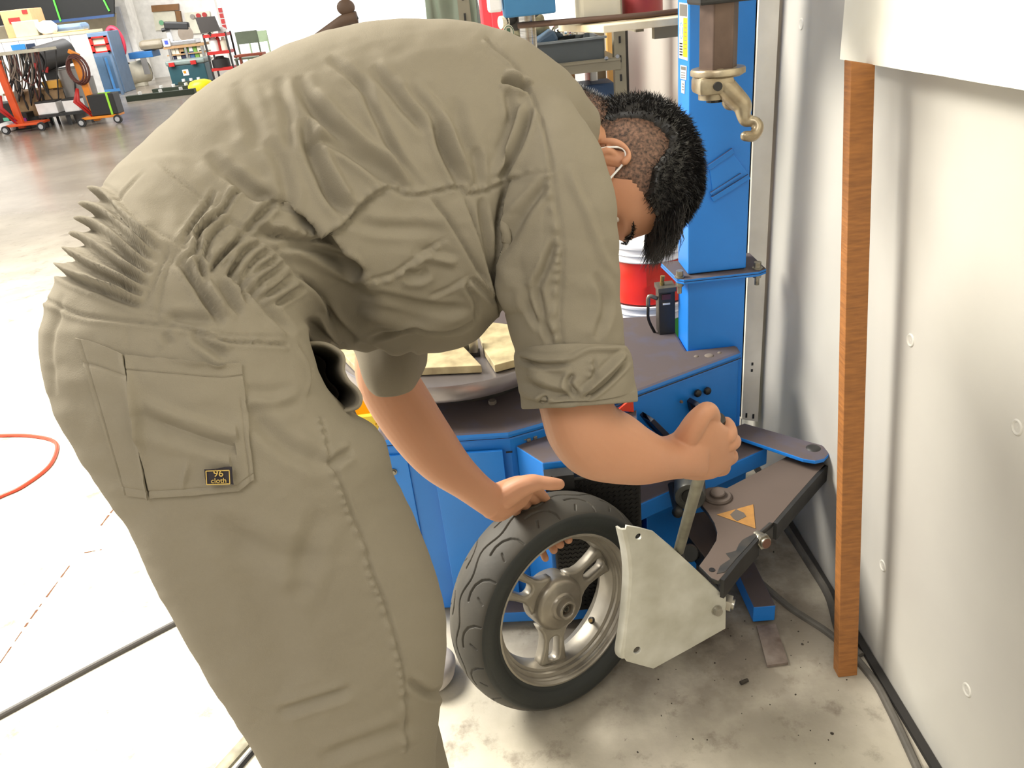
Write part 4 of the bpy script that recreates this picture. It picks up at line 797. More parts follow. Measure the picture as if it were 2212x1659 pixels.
def patch(name, top_, bot_, nu, nv, off, m, parent, thick=.0015, label=None, relief=None, sm=3):
    """cloth patch between two edge curves (pixels), lying on the garment"""
    def rs(P, n):
        P = np.array(P, float); L = np.concatenate([[0], np.cumsum(np.hypot(*np.diff(P, axis=0).T))]); u = np.linspace(0, L[-1], n); return np.stack([np.interp(u, L, P[:, k]) for k in (0, 1)], 1)
    a = rs(top_, nu); b_ = rs(bot_, nu); G = np.zeros((nv, nu, 3)); last = None
    for j in range(nv):
        for i in range(nu):
            p = a[i]*(1-j/(nv-1))+b_[i]*j/(nv-1); h = hit(p[0], p[1]); G[j, i] = h if h is not None else G[j, i-1]
    for _ in range(sm): G[1:-1, 1:-1] = (G[1:-1, 1:-1]*2+G[:-2, 1:-1]+G[2:, 1:-1]+G[1:-1, :-2]+G[1:-1, 2:])/6
    du = np.gradient(G, axis=1); dv = np.gradient(G, axis=0); nn = np.cross(du, dv); nn /= np.linalg.norm(nn, axis=2)[..., None]+1e-12
    s = np.sign((nn*(CAM-G)).sum(2))[..., None]; nn = nn*s; o = np.full((nv, nu), off)
    if relief is not None: o = o+relief(nu, nv)
    G1 = G+nn*o[..., None]; G0 = G1-nn*thick; V = np.concatenate([G1.reshape(-1, 3), G0.reshape(-1, 3)]); f = []; k = nu*nv
    for j in range(nv-1):
        for i in range(nu-1): c0 = j*nu+i; f += [(c0, c0+1, c0+nu+1, c0+nu), (k+c0, k+c0+nu, k+c0+nu+1, k+c0+1)]
    for i in range(nu-1): f += [(i, k+i, k+i+1, i+1), ((nv-1)*nu+i, (nv-1)*nu+i+1, k+(nv-1)*nu+i+1, k+(nv-1)*nu+i)]
    for j in range(nv-1): f += [(j*nu, (j+1)*nu, k+(j+1)*nu, k+j*nu), (j*nu+nu-1, k+j*nu+nu-1, k+(j+1)*nu+nu-1, (j+1)*nu+nu-1)]
    b = B().add(V, f); return ob(name, b, m, parent, smooth='auto', label=label)
def pk(P): return [(100+x/2.765, 650+y/2.765) for x, y in P]
def rel(nu, nv):
    u, v = np.meshgrid(np.linspace(0, 1, nu), np.linspace(0, 1, nv)); h = np.zeros_like(u)
    h += -.0012*np.exp(-((v-.11)/.008)**2)-.0012*np.exp(-((v-.955)/.006)**2)-.001*np.exp(-((u-.955)/.007)**2)*(v > .3)
    h += .004*np.exp(-((v-.30-.30*u)/.05)**2)*np.clip(u*4, 0, 1)*(u < .9)-.004*np.exp(-((v-.42-.30*u)/.045)**2)*np.clip(u*4, 0, 1)*(u < .85)+.003*np.exp(-((v-.55-.28*u)/.06)**2)*(u < .8)
    h += .0035*np.exp(-((u-.36+.45*(v-.85))/.03)**2)*np.exp(-((v-.85)/.09)**2)+.004*np.exp(-(v/.03)**2)*np.exp(-((u-.65)/.25)**2)+.010*np.exp(-(u/.05)**2)*np.exp(-((v-.42)/.25)**2)
    return h
patch('pocket', pk([(478, 322), (700, 345), (900, 368), (1050, 382), (1155, 375)]), pk([(632, 1168), (800, 1158), (1000, 1142), (1150, 1128), (1240, 1062)]), 72, 84, .0035, mkhaki, cv, .002, 'patch pocket on the hip', rel)
def rel2(nu, nv):
    u, v = np.meshgrid(np.linspace(0, 1, nu), np.linspace(0, 1, nv)); return -.0012*np.exp(-((v-.16)/.01)**2)-.001*np.exp(-((u-.10)/.015)**2)-.001*np.exp(-((v-.955)/.008)**2)+.003*np.exp(-((u-1)/.10)**2)
patch('pocket_side', pk([(182, 222), (260, 238), (360, 275), (470, 320)]), pk([(470, 1150), (520, 1158), (570, 1165), (625, 1172)]), 30, 84, .0025, mkhaki, cv, .0018, None, rel2)
# label on the pocket: black patch with gold border and lettering
mlab = mat('label black', '25202a', .7); mgold = mat('label gold', 'c9ab5c', .6)
lb = patch('pocket_label', [(447, 1005), (505, 1002)], [(449, 1036), (507, 1039)], 8, 6, .0105, mlab, cv, .0012, 'black woven label with yellow lettering', sm=4)
lc = [hit(x, y, .0112) for x, y in ((447, 1005), (505, 1002), (507, 1039), (449, 1036))]; lx = (lc[1]-lc[0]+lc[2]-lc[3]); ly = (lc[0]-lc[3]+lc[1]-lc[2]); lo = sum(lc, Vector())/4
lxn = lx.normalized(); lyn = (ly-lxn*ly.dot(lxn)).normalized(); lw = lx.length/2; lh = ly.length/2; ln = lxn.cross(lyn)
def lt(s, dx, dy, size): return text('lettering', s, lo+lxn*dx*lw+lyn*dy*lh+ln*.0010, lxn, lyn, size, mgold, lb, .0003)
lt('96', .02, .22, lh*.56); lt('cloth', .02, -.20, lh*.42)
bd = [lo+lxn*a*lw*.40+lyn*c*lh*.40+ln*.0009 for a, c in ((-1, -1), (1, -1), (1, 1), (-1, 1))]; b = B()
for i in range(4):
    p, q = bd[i], bd[(i+1) % 4]; s = (q-p).normalized().cross(ln)*.00035; b.prism([p-s, q-s, q+s, p+s], ln*.0004)
ob('label_border', b, mgold, lb)
# ---- cuffs
def cuff(rings, name, label, nseed=0, m=mkhaki):
    o = loft(rings, 5, 72, False); V = [np.array(v) for v in o.v]; n = 72; N = len(V)//n; W = []
    for i in range(N):
        c = sum(V[i*n:(i+1)*n])/n
        for j in range(n):
            v = V[i*n+j]; d = v-c; q = 1+.022*mnoise.noise(Vector((math.cos(2*PI*j/n)*2.2+nseed, math.sin(2*PI*j/n)*2.2, i*.12)))*2
            W.append(c+d*q)
    IN = []
    for i in range(N):
        c = sum(W[i*n:(i+1)*n])/n
        for j in range(n): v = W[i*n+j]; d = v-c; IN.append(v-d/np.linalg.norm(d)*.005)
    f = []
    k = N*n
    for i in range(N-1):
        for j in range(n): a, c, d, e = i*n+j, i*n+(j+1) % n, (i+1)*n+(j+1) % n, (i+1)*n+j; f += [(a, c, d, e), (k+a, k+e, k+d, k+c)]
    for j in range(n): f += [(j, k+j, k+(j+1) % n, (j+1) % n), ((N-1)*n+j, (N-1)*n+(j+1) % n, k+(N-1)*n+(j+1) % n, k+(N-1)*n+j)]
    me = mesh(B().add(W+IN, f), name); s = bpy.data.objects.new('t', me); col.objects.link(s); q = s.modifiers.new('s', 'SUBSURF'); q.levels = 2
    dg = bpy.context.evaluated_depsgraph_get(); me2 = bpy.data.meshes.new_from_object(s.evaluated_get(dg)); bpy.data.objects.remove(s)
    displace(me2); return link(name, me2, m, person, True, label=label)
Hf[:] = 0
stroke([(1430, 398), (1550, 436), (1650, 440), (1740, 430), (1850, 375), (1960, 368), (2090, 366)], 6, 4, 'r', TC)
stroke([(1440, 430), (1560, 462), (1680, 462), (1740, 445)], 6, 5, 'v', TC)
stroke([(2080, 390), (1960, 510), (1880, 590), (1805, 655)], 7, 6, 'r', TC); stroke([(2090, 430), (1980, 545), (1890, 620), (1830, 660)], 6, 6, 'v', TC)
stroke([(1790, 650), (1750, 600), (1740, 560), (1770, 520)], 6, 6, 'v', TC); stroke([(1760, 560), (1700, 590), (1600, 560), (1500, 500)], 10, 4, 'r', TC)
stroke([(1450, 560), (1560, 620), (1700, 650), (1790, 655)], 9, 3.5, 'v', TC); stroke([(1570, 690), (1590, 670), (1600, 690)], 6, 6, 'v', TC)
stroke([(1890, 420), (1900, 500), (1880, 560)], 5, 3, 'p', TC)
cuff([(1345, 750, 1113, 758, .99, .99, .078), (1360, 768, 1111, 775, .99, .99, .084), (1368, 800, 1116, 812, .995, .995, .088), (1372, 835, 1122, 850, 1.0, 1.0, .088), (1371, 868, 1128, 884, 1.0, 1.0, .084)], 'sleeve_cuff', 'rolled up sleeve cuff')
cuff([(925, 742, 745, 728, 1.25, 1.25, .062), (924, 762, 762, 752, 1.25, 1.25, .066), (919, 790, 780, 790, 1.25, 1.25, .068), (903, 822, 798, 826, 1.26, 1.26, .064)], 'sleeve_cuff', None, 5)
# ---- curled flap of the open side vent
ed = [(610, 745), (652, 742), (700, 742), (735, 760), (743, 778), (742, 800), (752, 822), (772, 842), (780, 862), (772, 880), (745, 889), (715, 892), (692, 900)]
E_ = cat([np.array(D(x, y, .79)) for i, (x, y) in enumerate(ed)], 5); Bk = cat([np.array(D(x*.75+150, y*.75+205, .93)) for x, y in ed], 5)
V = []; f = []; k = 6
for i, (a, c) in enumerate(zip(E_, Bk)):
    for j in range(k): t = j/(k-1); V.append(a*(1-t)+c*t)
for i in range(len(E_)-1):
    for j in range(k-1): f.append((i*k+j, i*k+j+1, (i+1)*k+j+1, (i+1)*k+j))
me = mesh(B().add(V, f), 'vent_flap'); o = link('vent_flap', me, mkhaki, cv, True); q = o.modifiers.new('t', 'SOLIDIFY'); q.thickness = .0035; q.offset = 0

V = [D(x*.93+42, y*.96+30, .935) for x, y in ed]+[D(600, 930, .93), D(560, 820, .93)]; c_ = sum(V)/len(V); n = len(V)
ob('vent_shade_fill', B().add(V+[c_], [(i, (i+1) % n, n) for i in range(n)]+[]), mat('shaded inside', '4d4338', .9), cv).modifiers.new('t', 'SOLIDIFY').thickness = .002  # dark sheet put in for the shaded inside of the vent
# ---- skin: arms, hands, neck, head in one body
def pchain(P, sub=4, n=16): return chain([D(x, y, t) for x, y, t, r in P], [r for *_, r in P], n, sub)
mskin = mat('skin', 'c08f72', .5, c2='b68264', scale=7, var=.8, bump=.10, bscale=140, sss=.12, spec=.35)
bodyparts = []
# near forearm
bodyparts.append(loft([(1300, 700, 1150, 700, 1.0, 1.0, .045), (1320, 800, 1150, 800, 1.0, 1.0, .048), (1325, 868, 1170, 905, 1.0, 1.0, .050), (1345, 890, 1192, 968, 1.01, 1.01, .050), (1375, 906, 1240, 1018, 1.03, 1.03, .048), (1404, 928, 1325, 1036, 1.06, 1.06, .046), (1438, 945, 1400, 1036, 1.10, 1.10, .040), (1470, 938, 1462, 1030, 1.11, 1.13, .032), (1500, 912, 1510, 1028, 1.105, 1.165, .026)], 6, 30, ex=2.1))
# back of the near hand and wrist
bodyparts.append(loft([(1470, 935, 1470, 1030, 1.11, 1.15, .024), (1500, 900, 1500, 1032, 1.09, 1.18, .024), (1530, 896, 1535, 1028, 1.09, 1.195, .022), (1560, 915, 1556, 1016, 1.11, 1.20, .018), (1580, 932, 1572, 1002, 1.135, 1.195, .013)], 5, 24, ex=2.3))
# thumb, over the top of the grip
bodyparts.append(pchain([(1480, 950, 1.11, .018), (1502, 914, 1.085, .0165), (1522, 890, 1.075, .0135), (1533, 888, 1.085, .0120), (1540, 900, 1.105, .0110), (1540, 916, 1.125, .009)]))
# fingers wrapping round the far side of the bar
fg = [((1576, 938, 1.13), (1568, 915, 1.155), (1552, 922, 1.175), (1530, 935, 1.17), .0105), ((1580, 956, 1.145), (1582, 952, 1.18), (1560, 962, 1.20), (1535, 962, 1.19), .0112), ((1575, 982, 1.175), (1577, 990, 1.20), (1552, 992, 1.22), (1528, 988, 1.205), .0105), ((1560, 1004, 1.19), (1563, 1014, 1.22), (1542, 1018, 1.235), (1518, 1010, 1.215), .0095)]
for a, c, d, e, r in fg: bodyparts.append(pchain([(a[0]-16, a[1]+4, a[2]-.004, r*1.05), (a[0], a[1], a[2], r*1.12), (c[0], c[1], c[2], r*1.04), (d[0], d[1], d[2], r*.95), (e[0], e[1], e[2], r*.85)], 3, 12))
# far arm
bodyparts.append(loft([(900, 640, 790, 640, 1.28, 1.28, .045), (905, 745, 772, 735, 1.27, 1.27, .048), (905, 812, 768, 800, 1.28, 1.28, .050), (934, 862, 792, 872, 1.30, 1.30, .050), (975, 928, 842, 948, 1.32, 1.32, .046), (1012, 985, 910, 1022, 1.345, 1.345, .042), (1045, 1022, 985, 1072, 1.365, 1.365, .034), (1072, 1044, 1042, 1112, 1.385, 1.385, .027), (1092, 1050, 1062, 1120, 1.40, 1.40, .022)], 6, 30, ex=2.1))
bodyparts.append(loft([(1076, 1046, 1048, 1118, 1.385, 1.385, .024), (1104, 1036, 1070, 1125, 1.40, 1.41, .024), (1132, 1030, 1090, 1112, 1.42, 1.44, .022), (1150, 1038, 1115, 1095, 1.44, 1.46, .018)], 5, 24))
bodyparts.append(pchain([(1090, 1075, 1.39, .022), (1122, 1054, 1.385, .020), (1150, 1044, 1.38, .0165), (1172, 1043, 1.378, .0125), (1192, 1045, 1.378, .0118), (1208, 1046, 1.380, .0100)]))
for i, (mx_, my_, tx, ty) in enumerate(((1150, 1046, 1228, 1166), (1138, 1060, 1210, 1176), (1124, 1078, 1196, 1188), (1110, 1096, 1178, 1206))):
    r = (.0100, .0105, .0100, .0088)[i]
    bodyparts.append(pchain([(mx_-12, my_+4, 1.43, r*1.1), (mx_+4, my_+8, 1.47+i*.012, r*1.1), (mx_*.65+tx*.35, my_*.62+ty*.38-14, 1.535+i*.008, r), (mx_*.25+tx*.75, my_*.25+ty*.75-8, 1.555+i*.008, r*.95), (tx, ty, 1.545+i*.008, r*.85)], 3, 12))
arms = remesh(bodyparts, .0019, 5, .5)
# ---- head in its own frame (x: his right, y: forward, z: up)
Hc = D(1350, 379, 1.20)
camx = np.array(_x); camy = np.array(_y)
def cv3(a, c, d): return Vector(a*camx+c*camy-d*np.array(_f))
hF = cv3(-.17, -.97, -.05).normalized(); hU = cv3(.97, -.16, .02); hU = (hU-hF*hU.dot(hF)).normalized(); hR = hF.cross(hU)
def hw(p): return Vector(Hc)+hR*p[0]+hF*p[1]+hU*p[2]
def head_mesh():
    n, mm = 96, 72; V = []; f = []
    for i in range(mm+1):
        a = PI*i/mm
        for j in range(n):
            b_ = 2*PI*j/n; x = math.sin(a)*math.cos(b_); y = math.sin(a)*math.sin(b_); z = math.cos(a)
            X, Y, Z = x*.076, y*(.094 if y > 0 else .107), z*.098
            if z < 0: k = -z; Z = z*.125; X *= 1-.30*k*k-.06*k; Y = Y*(1-.10*k)+.016*k*(1 if y > -.2 else .2)
            if y > 0:   # face
                fx = abs(x)
                Y += .006*math.exp(-((Z-.018)/.012)**2)*math.exp(-(fx/.6)**2)                              # brow
                for s in (-1, 1): Y -= .013*math.exp(-(((X-s*.031)/.017)**2+((Z+.006)/.013)**2))              # eye sockets
                Y += .024*math.exp(-(X/.011)**2)*math.exp(-((Z+.032)/.022)**2)+.010*math.exp(-(X/.016)**2)*math.exp(-((Z+.042)/.009)**2)   # nose
                Y += .006*math.exp(-(X/.024)**2)*math.exp(-((Z+.068)/.008)**2)-.003*math.exp(-(X/.024)**2)*math.exp(-((Z+.0665)/.0022)**2)
                Y += .010*math.exp(-(X/.024)**2)*math.exp(-((Z+.105)/.014)**2)
            V.append((X, Y, Z))
    for i in range(mm):
        for j in range(n): f.append((i*n+j, (i+1)*n+j, (i+1)*n+(j+1) % n, i*n+(j+1) % n))
    return [hw(v) for v in V], f
hb_ = B().add(*head_mesh())
neck = chain([hw((0, -.035, -.05)), hw((0, -.055, -.11)), D(1235, 330, 1.17), D(1150, 330, 1.14)], [.056, .058, .060, .060], 24, 5)
torso = [loft([(1100, 180, 1080, 480, 1.09, 1.11, .09), (900, 130, 980, 600, 1.02, 1.09, .12), (700, 190, 880, 650, .97, 1.05, .12), (480, 330, 760, 660, .89, 1.0, .115), (300, 480, 660, 650, .85, .94, .115), (200, 640, 620, 740, .83, .88, .12), (220, 830, 660, 860, .83, .85, .115), (380, 1100, 760, 1080, .84, .84, .10), (560, 1450, 880, 1450, .90, .90, .075), (680, 1700, 890, 1700, .95, .95, .06)], 4, 30),
         chain([D(1120, 340, 1.09), D(1180, 350, 1.04), D(1210, 560, 1.0), D(1235, 800, 1.0)], [.055, .050, .050, .046], 20, 4), chain([D(1080, 380, 1.18), D(1000, 430, 1.24), D(900, 620, 1.28), D(845, 780, 1.28)], [.07, .058, .05, .046], 20, 4),
         chain([D(480, 1000, .96), D(700, 1350, 1.0), D(880, 1700, 1.08)], [.085, .07, .055], 20, 4)]
core = remesh([hb_, neck]+torso, .0032, 4, .5)
bm = bmesh.new(); bm.from_mesh(arms); bm.from_mesh(core); me = bpy.data.meshes.new('body'); bm.to_mesh(me); bm.free()
body = link('body', me, mskin, person, True)
# ear (his right), eyes, brows, lashes, mask, hair
def eary(c, s):
    P = []; 
    for i in range(15):
        a = -2.2+4.3*i/14; P.append(hw((s*(.080+.006*math.sin(a*1.0)), c[0]-.004+.017*math.cos(a+PI)*1.0, c[1]+.030*math.sin(a))))
    return P
ears = []
for s in (1, -1):
    bl_ = [chain(eary((-.004, -.036), s), [.0045+.0012*math.sin(i) for i in range(15)], 10, 2)]
    bl_.append(chain([hw((s*.074, -.006, -.018)), hw((s*.080, -.012, -.038)), hw((s*.074, .004, -.062))], [.006, .006, .0075], 10, 3))
    bl_.append(chain([hw((s*.068, -.004, -.016)), hw((s*.068, -.006, -.046))], [.014, .012], 12, 3))
    link('ear', remesh(bl_, .0015, 3), mskin, body, True)
mhair = mat('black hair', '0e0d0d', .45, c2='1a1716', scale=60, spec=.5)
mstub = mat('clipped hair over skin', '80604f', .7, c2='2c211c', scale=230, var=.4, bump=.3, bscale=400, detail=3, stretch=(1, 1, 1))
def hairline(x, y, z):
    """1 where long hair grows, 0..1 on the clipped sides, <0 on bare skin; head coordinates"""
    r = math.sqrt(x*x+y*y+z*z); ux, uy, uz = x/r, y/r, z/r
    return uz, uy, abs(ux)
def cap(name, fn, off, m, label=None):
    n, mm = 120, 80; V = []; ok = []; f = []
    for i in range(mm+1):
        a = PI*i/mm
        for j in range(n):
            b_ = 2*PI*j/n; x = math.sin(a)*math.cos(b_); y = math.sin(a)*math.sin(b_); z = math.cos(a)
            X, Y, Z = x*.076, y*(.094 if y > 0 else .107), z*.098
            if z < 0: k = -z; Z = z*.125; X *= 1-.30*k*k-.06*k; Y = Y*(1-.10*k)+.016*k*(1 if y > -.2 else .2)
            g = fn(x, y, z); p = Vector((X, Y, Z)); nn = Vector((X/.0058, Y/.009, Z/.010)).normalized(); q = p+nn*(off(g, x, y, z) if g > 0 else -.002); V.append(hw(q)); ok.append(g > 0)
    for i in range(mm):
        for j in range(n):
            q = (i*n+j, (i+1)*n+j, (i+1)*n+(j+1) % n, i*n+(j+1) % n)
            if any(ok[k] for k in q): f.append(q)
    return ob(name, B().add(V, f), m, body, True, label=label)
def side(x, y, z): return max(0, 1-(z-.10)/.35) if z < .45 else 0
def g_all(x, y, z):
    # region of any hair: above a line that runs from the forehead over the temple and behind the ear to the nape
    ln = .62*max(0, y)-.10+(-.78 if y < -.25 else -.78*max(0, -y/.25) if y < 0 else 0)
    if y > 0: ln = -.10+.75*max(0, y-.12)/.6 if y < .72 else .65
    if abs(y-.12) < .10 and z < .12: ln = min(ln, -.16)
    return z-ln
def g_top(x, y, z): return g_all(x, y, z) if (z+.30*max(0, y-.3)-.35*max(0, -y)*1.6 > .33 and g_all(x, y, z) > .02) or (y < -.25 and z > -.80 and abs(x) < .75) or z > .50 else -1
cap('clipped_sides', g_all, lambda g, x, y, z: .0018*min(1, g*6+.3), mstub, 'short clipped hair on the sides of the head')
def off_top(g, x, y, z): return .005+.010*min(1, max(0, z+.55))+.003*mnoise.noise(Vector((x*9, y*9, z*9)))
topo = cap('top_hair', g_top, off_top, mhair)
bm = bmesh.new(); V = []; f = []
tv = [v.co.copy() for v in topo.data.vertices]; tn = [v.normal.copy() for v in topo.data.vertices]; tp = [p for p in topo.data.polygons]
rr = random.Random(3); b = B()
comb = (hF*.55-hU*.1)
for k in range(15000):
    p = tp[rr.randrange(len(tp))]; m_ = len(p.vertices); c_ = tv[p.vertices[rr.randrange(m_)]].lerp(tv[p.vertices[rr.randrange(m_)]], rr.random())
    n_ = p.normal.copy(); out = (c_-Vector(Hc)).normalized(); n_ = n_ if n_.dot(out) > 0 else -n_
    L_ = rr.uniform(.009, .019); d1 = (n_+comb*.5+Vector((rr.uniform(-.35, .35), rr.uniform(-.35, .35), rr.uniform(-.35, .35)))).normalized(); d2 = (d1+comb*.8).normalized()
    s_ = d1.cross(Vector((rr.random(), rr.random(), rr.random()))).normalized()*.0007; a0 = c_-n_*.004; a1 = a0+d1*L_*.6; a2 = a1+d2*L_*.4; u_ = d1.cross(s_).normalized()*.0007
    b.add([a0-s_, a0+s_, a0+u_, a1-s_*.7, a1+s_*.7, a1+u_*.7, a2], [(0, 1, 4, 3), (1, 2, 5, 4), (2, 0, 3, 5), (3, 4, 6), (4, 5, 6), (5, 3, 6)])
# clipped nape
V = []; f = []; na, nb = 40, 12; q0, q1 = Vector(hw((0, -.034, -.030))), Vector(hw((0, -.060, -.125))); axn = (q1-q0).normalized(); bk = (-hF-axn*(-hF).dot(axn)).normalized(); sd = axn.cross(bk)
for j in range(nb+1):
    for i in range(na+1):
        a = -2.0+4.0*i/na; c_ = q0.lerp(q1, j/nb); rd = (.0605+.002*math.cos(a))*(1-.10*max(0, abs(a)-1.5)); V.append(c_+(bk*math.cos(a)+sd*math.sin(a))*rd)
for j in range(nb):
    for i in range(na): c0 = j*(na+1)+i; f.append((c0, c0+1, c0+na+2, c0+na+1))
ob('nape_hair', B().add(V, f), mstub, body, True).modifiers.new('t', 'SOLIDIFY').thickness = .002
for k in range(3500):
    a = rr.gauss(0, .75); c_ = q0.lerp(q1, rr.random()**1.2); o_ = bk*math.cos(a)+sd*math.sin(a); a0 = c_+o_*.060; d1 = (o_+axn*rr.uniform(-.1, .8)+Vector((rr.uniform(-.3, .3), rr.uniform(-.3, .3), rr.uniform(-.3, .3)))).normalized(); L_ = rr.uniform(.006, .014)*max(.3, 1-abs(a)*.5)
    s_ = d1.cross(axn).normalized()*.0008; u_ = axn*.0008; b.add([a0-s_, a0+s_, a0+u_, a0+d1*L_], [(0, 1, 3), (1, 2, 3), (2, 0, 3)])
# fringe hanging from the forehead
for k in range(1700):
    x = rr.uniform(-.055, .062); zz = rr.uniform(.052, .088); st = hw((x, .078+rr.uniform(-.03, .012)-max(0, zz-.06)*.8, zz)); L_ = rr.uniform(.035, .062)*(1-abs(x)*4)
    d1 = (hF*1.0+hU*rr.uniform(.0, .5)+hR*rr.uniform(-.3, .3)).normalized(); d2 = (hF*.9-hU*rr.uniform(-.1, .6)+hR*rr.uniform(-.3, .3)+Vector((0, 0, -.35))).normalized()
    s_ = d1.cross(hR).normalized()*.0008; u_ = hR*.0009; a1 = st+d1*L_*.5; a2 = a1+d2*L_*.5
    b.add([st-s_, st+s_, st+u_, a1-s_*.8, a1+s_*.8, a1+u_*.8, a2], [(0, 1, 4, 3), (1, 2, 5, 4), (2, 0, 3, 5), (3, 4, 6), (4, 5, 6), (5, 3, 6)])
me = mesh(b, 'hair_strands', False); o = link('hair_strands', me, mhair, topo, False); o['kind'] = 'stuff'; o['label'] = 'short black hair strands'
meye = mat('eye white', 'e6e0da', .2); miris = mat('iris dark', '241812', .15)
for s in (1, -1):
    b = B(); c_ = hw((s*.031, .066, -.006)); b.sph(c_, .012, 24, 16); e_ = ob('eye', b, meye, body, True)
    b = B(); b.sph(hw((s*.031, .0735, -.009)), .0055, 16, 10); ob('iris', b, miris, e_, True)
    b = B(); b.tube([hw((s*(.031+.020*math.cos(a)), .083+.006*math.sin(a), -.0045-.006*math.sin(a)*.3)) for a in [PI*(i/10) for i in range(11)]], [.0012+.001*math.sin(PI*i/10) for i in range(11)], 6); ob('eyelash', b, mhair, body, True)
    b = B()
    for k in range(160):
        u = rr.random(); p = Vector(hw((s*(.016+.036*u), .098-.020*u*u+rr.uniform(-.001, .001), .016+.007*math.sin(PI*u*.8)+rr.uniform(-.0028, .0028)))); d1 = (hR*s*1.0+hU*rr.uniform(-.1, .6)+hF*.25).normalized()
        q = hU*.0006; b.add([p-q, p+q, p+hF*.0009, p+d1*.009], [(0, 1, 3), (1, 2, 3), (2, 0, 3)])
    b.tube([hw((s*(.016+.036*u), .0955-.020*u*u, .016+.007*math.sin(PI*u*.8))) for u in [i/8 for i in range(9)]], [.0012, .0022, .0026, .0026, .0024, .0022, .0019, .0014, .0006], 6); ob('eyebrow', b, mhair, body)
# white mask and its ear loop
mmask = mat('mask white', 'f2f2f2', .8)
V = []; f = []; nu, nv = 26, 14
for j in range(nv):
    for i in range(nu):
        u = -1+2*i/(nu-1); v = j/(nv-1); x = u*.062; y = .112-.050*u*u*1.05+.014*math.exp(-(u/.25)**2)*(1-v)-.012*v*v; z = -.022-.088*v+.012*(1-abs(u))*(1-v); V.append(hw((x, y, z)))
for j in range(nv-1):
    for i in range(nu-1): f.append((j*nu+i, j*nu+i+1, (j+1)*nu+i+1, (j+1)*nu+i))
mk = ob('face_mask', B().add(V, f), mmask, body, True, label='white face mask'); q = mk.modifiers.new('t', 'SOLIDIFY'); q.thickness = .0012
for s in (1, -1):
    b = B(); b.tube(cat([hw((s*.062, .062, -.04)), hw((s*.077, .030, -.028)), hw((s*.083, -.002, -.010)), hw((s*.084, -.018, -.022)), hw((s*.078, .0, -.070)), hw((s*.060, .05, -.095))], 5), .0016, 6); ob('ear_loop', b, mmask, mk, True)
# boots (below the frame)
mboot = mat('boot black', '201f1e', .5); 
for an_ in (an1, an2):
    b = B(); b.prism([(-.10, -.042, 0), (-.02, -.045, 0), (.10, -.052, 0), (.165, -.03, 0), (.165, .03, 0), (.10, .052, 0), (-.02, .045, 0), (-.10, .042, 0)], (0, 0, .028))
    q = chain([Vector((-.055, 0, .06)), Vector((.03, 0, .06)), Vector((.115, 0, .052))], [.045, .050, .040], 18, 4); b.add(q.v, q.f); q = chain([Vector((-.03, 0, .07)), Vector((-.02, 0, .16))], [.050, .052], 18, 3); b.add(q.v, q.f)
    rz_ = Matrix.Rotation(math.radians(48), 3, 'Z'); b.v = [tuple(rz_ @ Vector(v)+Vector((an_[0], an_[1], 0))) for v in b.v]; ob('boot', b, mboot, person, 'auto')
# ================================================================ BACK OF THE WORKSHOP (upper left)
def simple(name, b, m, label, cat_n, group=None, **k): return tag(ob(name, b, m, **k), label, cat_n, group)
def pbox(b, x0, y0, x1, y1, Y, dep, rz=0, bev=0, z0=None):
    xc, zb, zt, wd_ = pxbox(x0, y0, x1, y1, Y)
    if z0 is not None: zb = z0
    b.box((xc, Y+dep/2, (zb+zt)/2), (wd_, dep, max(zt-zb, .005)), rz=rz, bev=bev); return xc, zb, zt, wd_
def gy(x, y): return atz(x, y, 0)
morg = mat('orange paint', 'e2561d', .45); mamb = mat('amber paint', 'e58a1e', .4); msil = mat('silver', 'b5b5b5', .3, .7); mgr = mat('grey tin', '8d8a86', .45, .4); mcrm = mat('cream', 'd9d2bc', .6); mdk = mat('dark clutter', '24211f', .6)
mredf = mat('signal red', 'b5211c', .45); mtan = mat('tan wood', 'a9855c', .7); mcard = mat('cardboard', 'b58d62', .8); mteal = mat('dark green plastic', '1f4a52', .5); mgrb = mat('grey blue', '5f7690', .5); mwh = mat('white things', 'f1f0ee', .5); mbrn = mat('brown cable', '5a2f28', .6); mlime = mat('lime band', '9ee23a', .5)
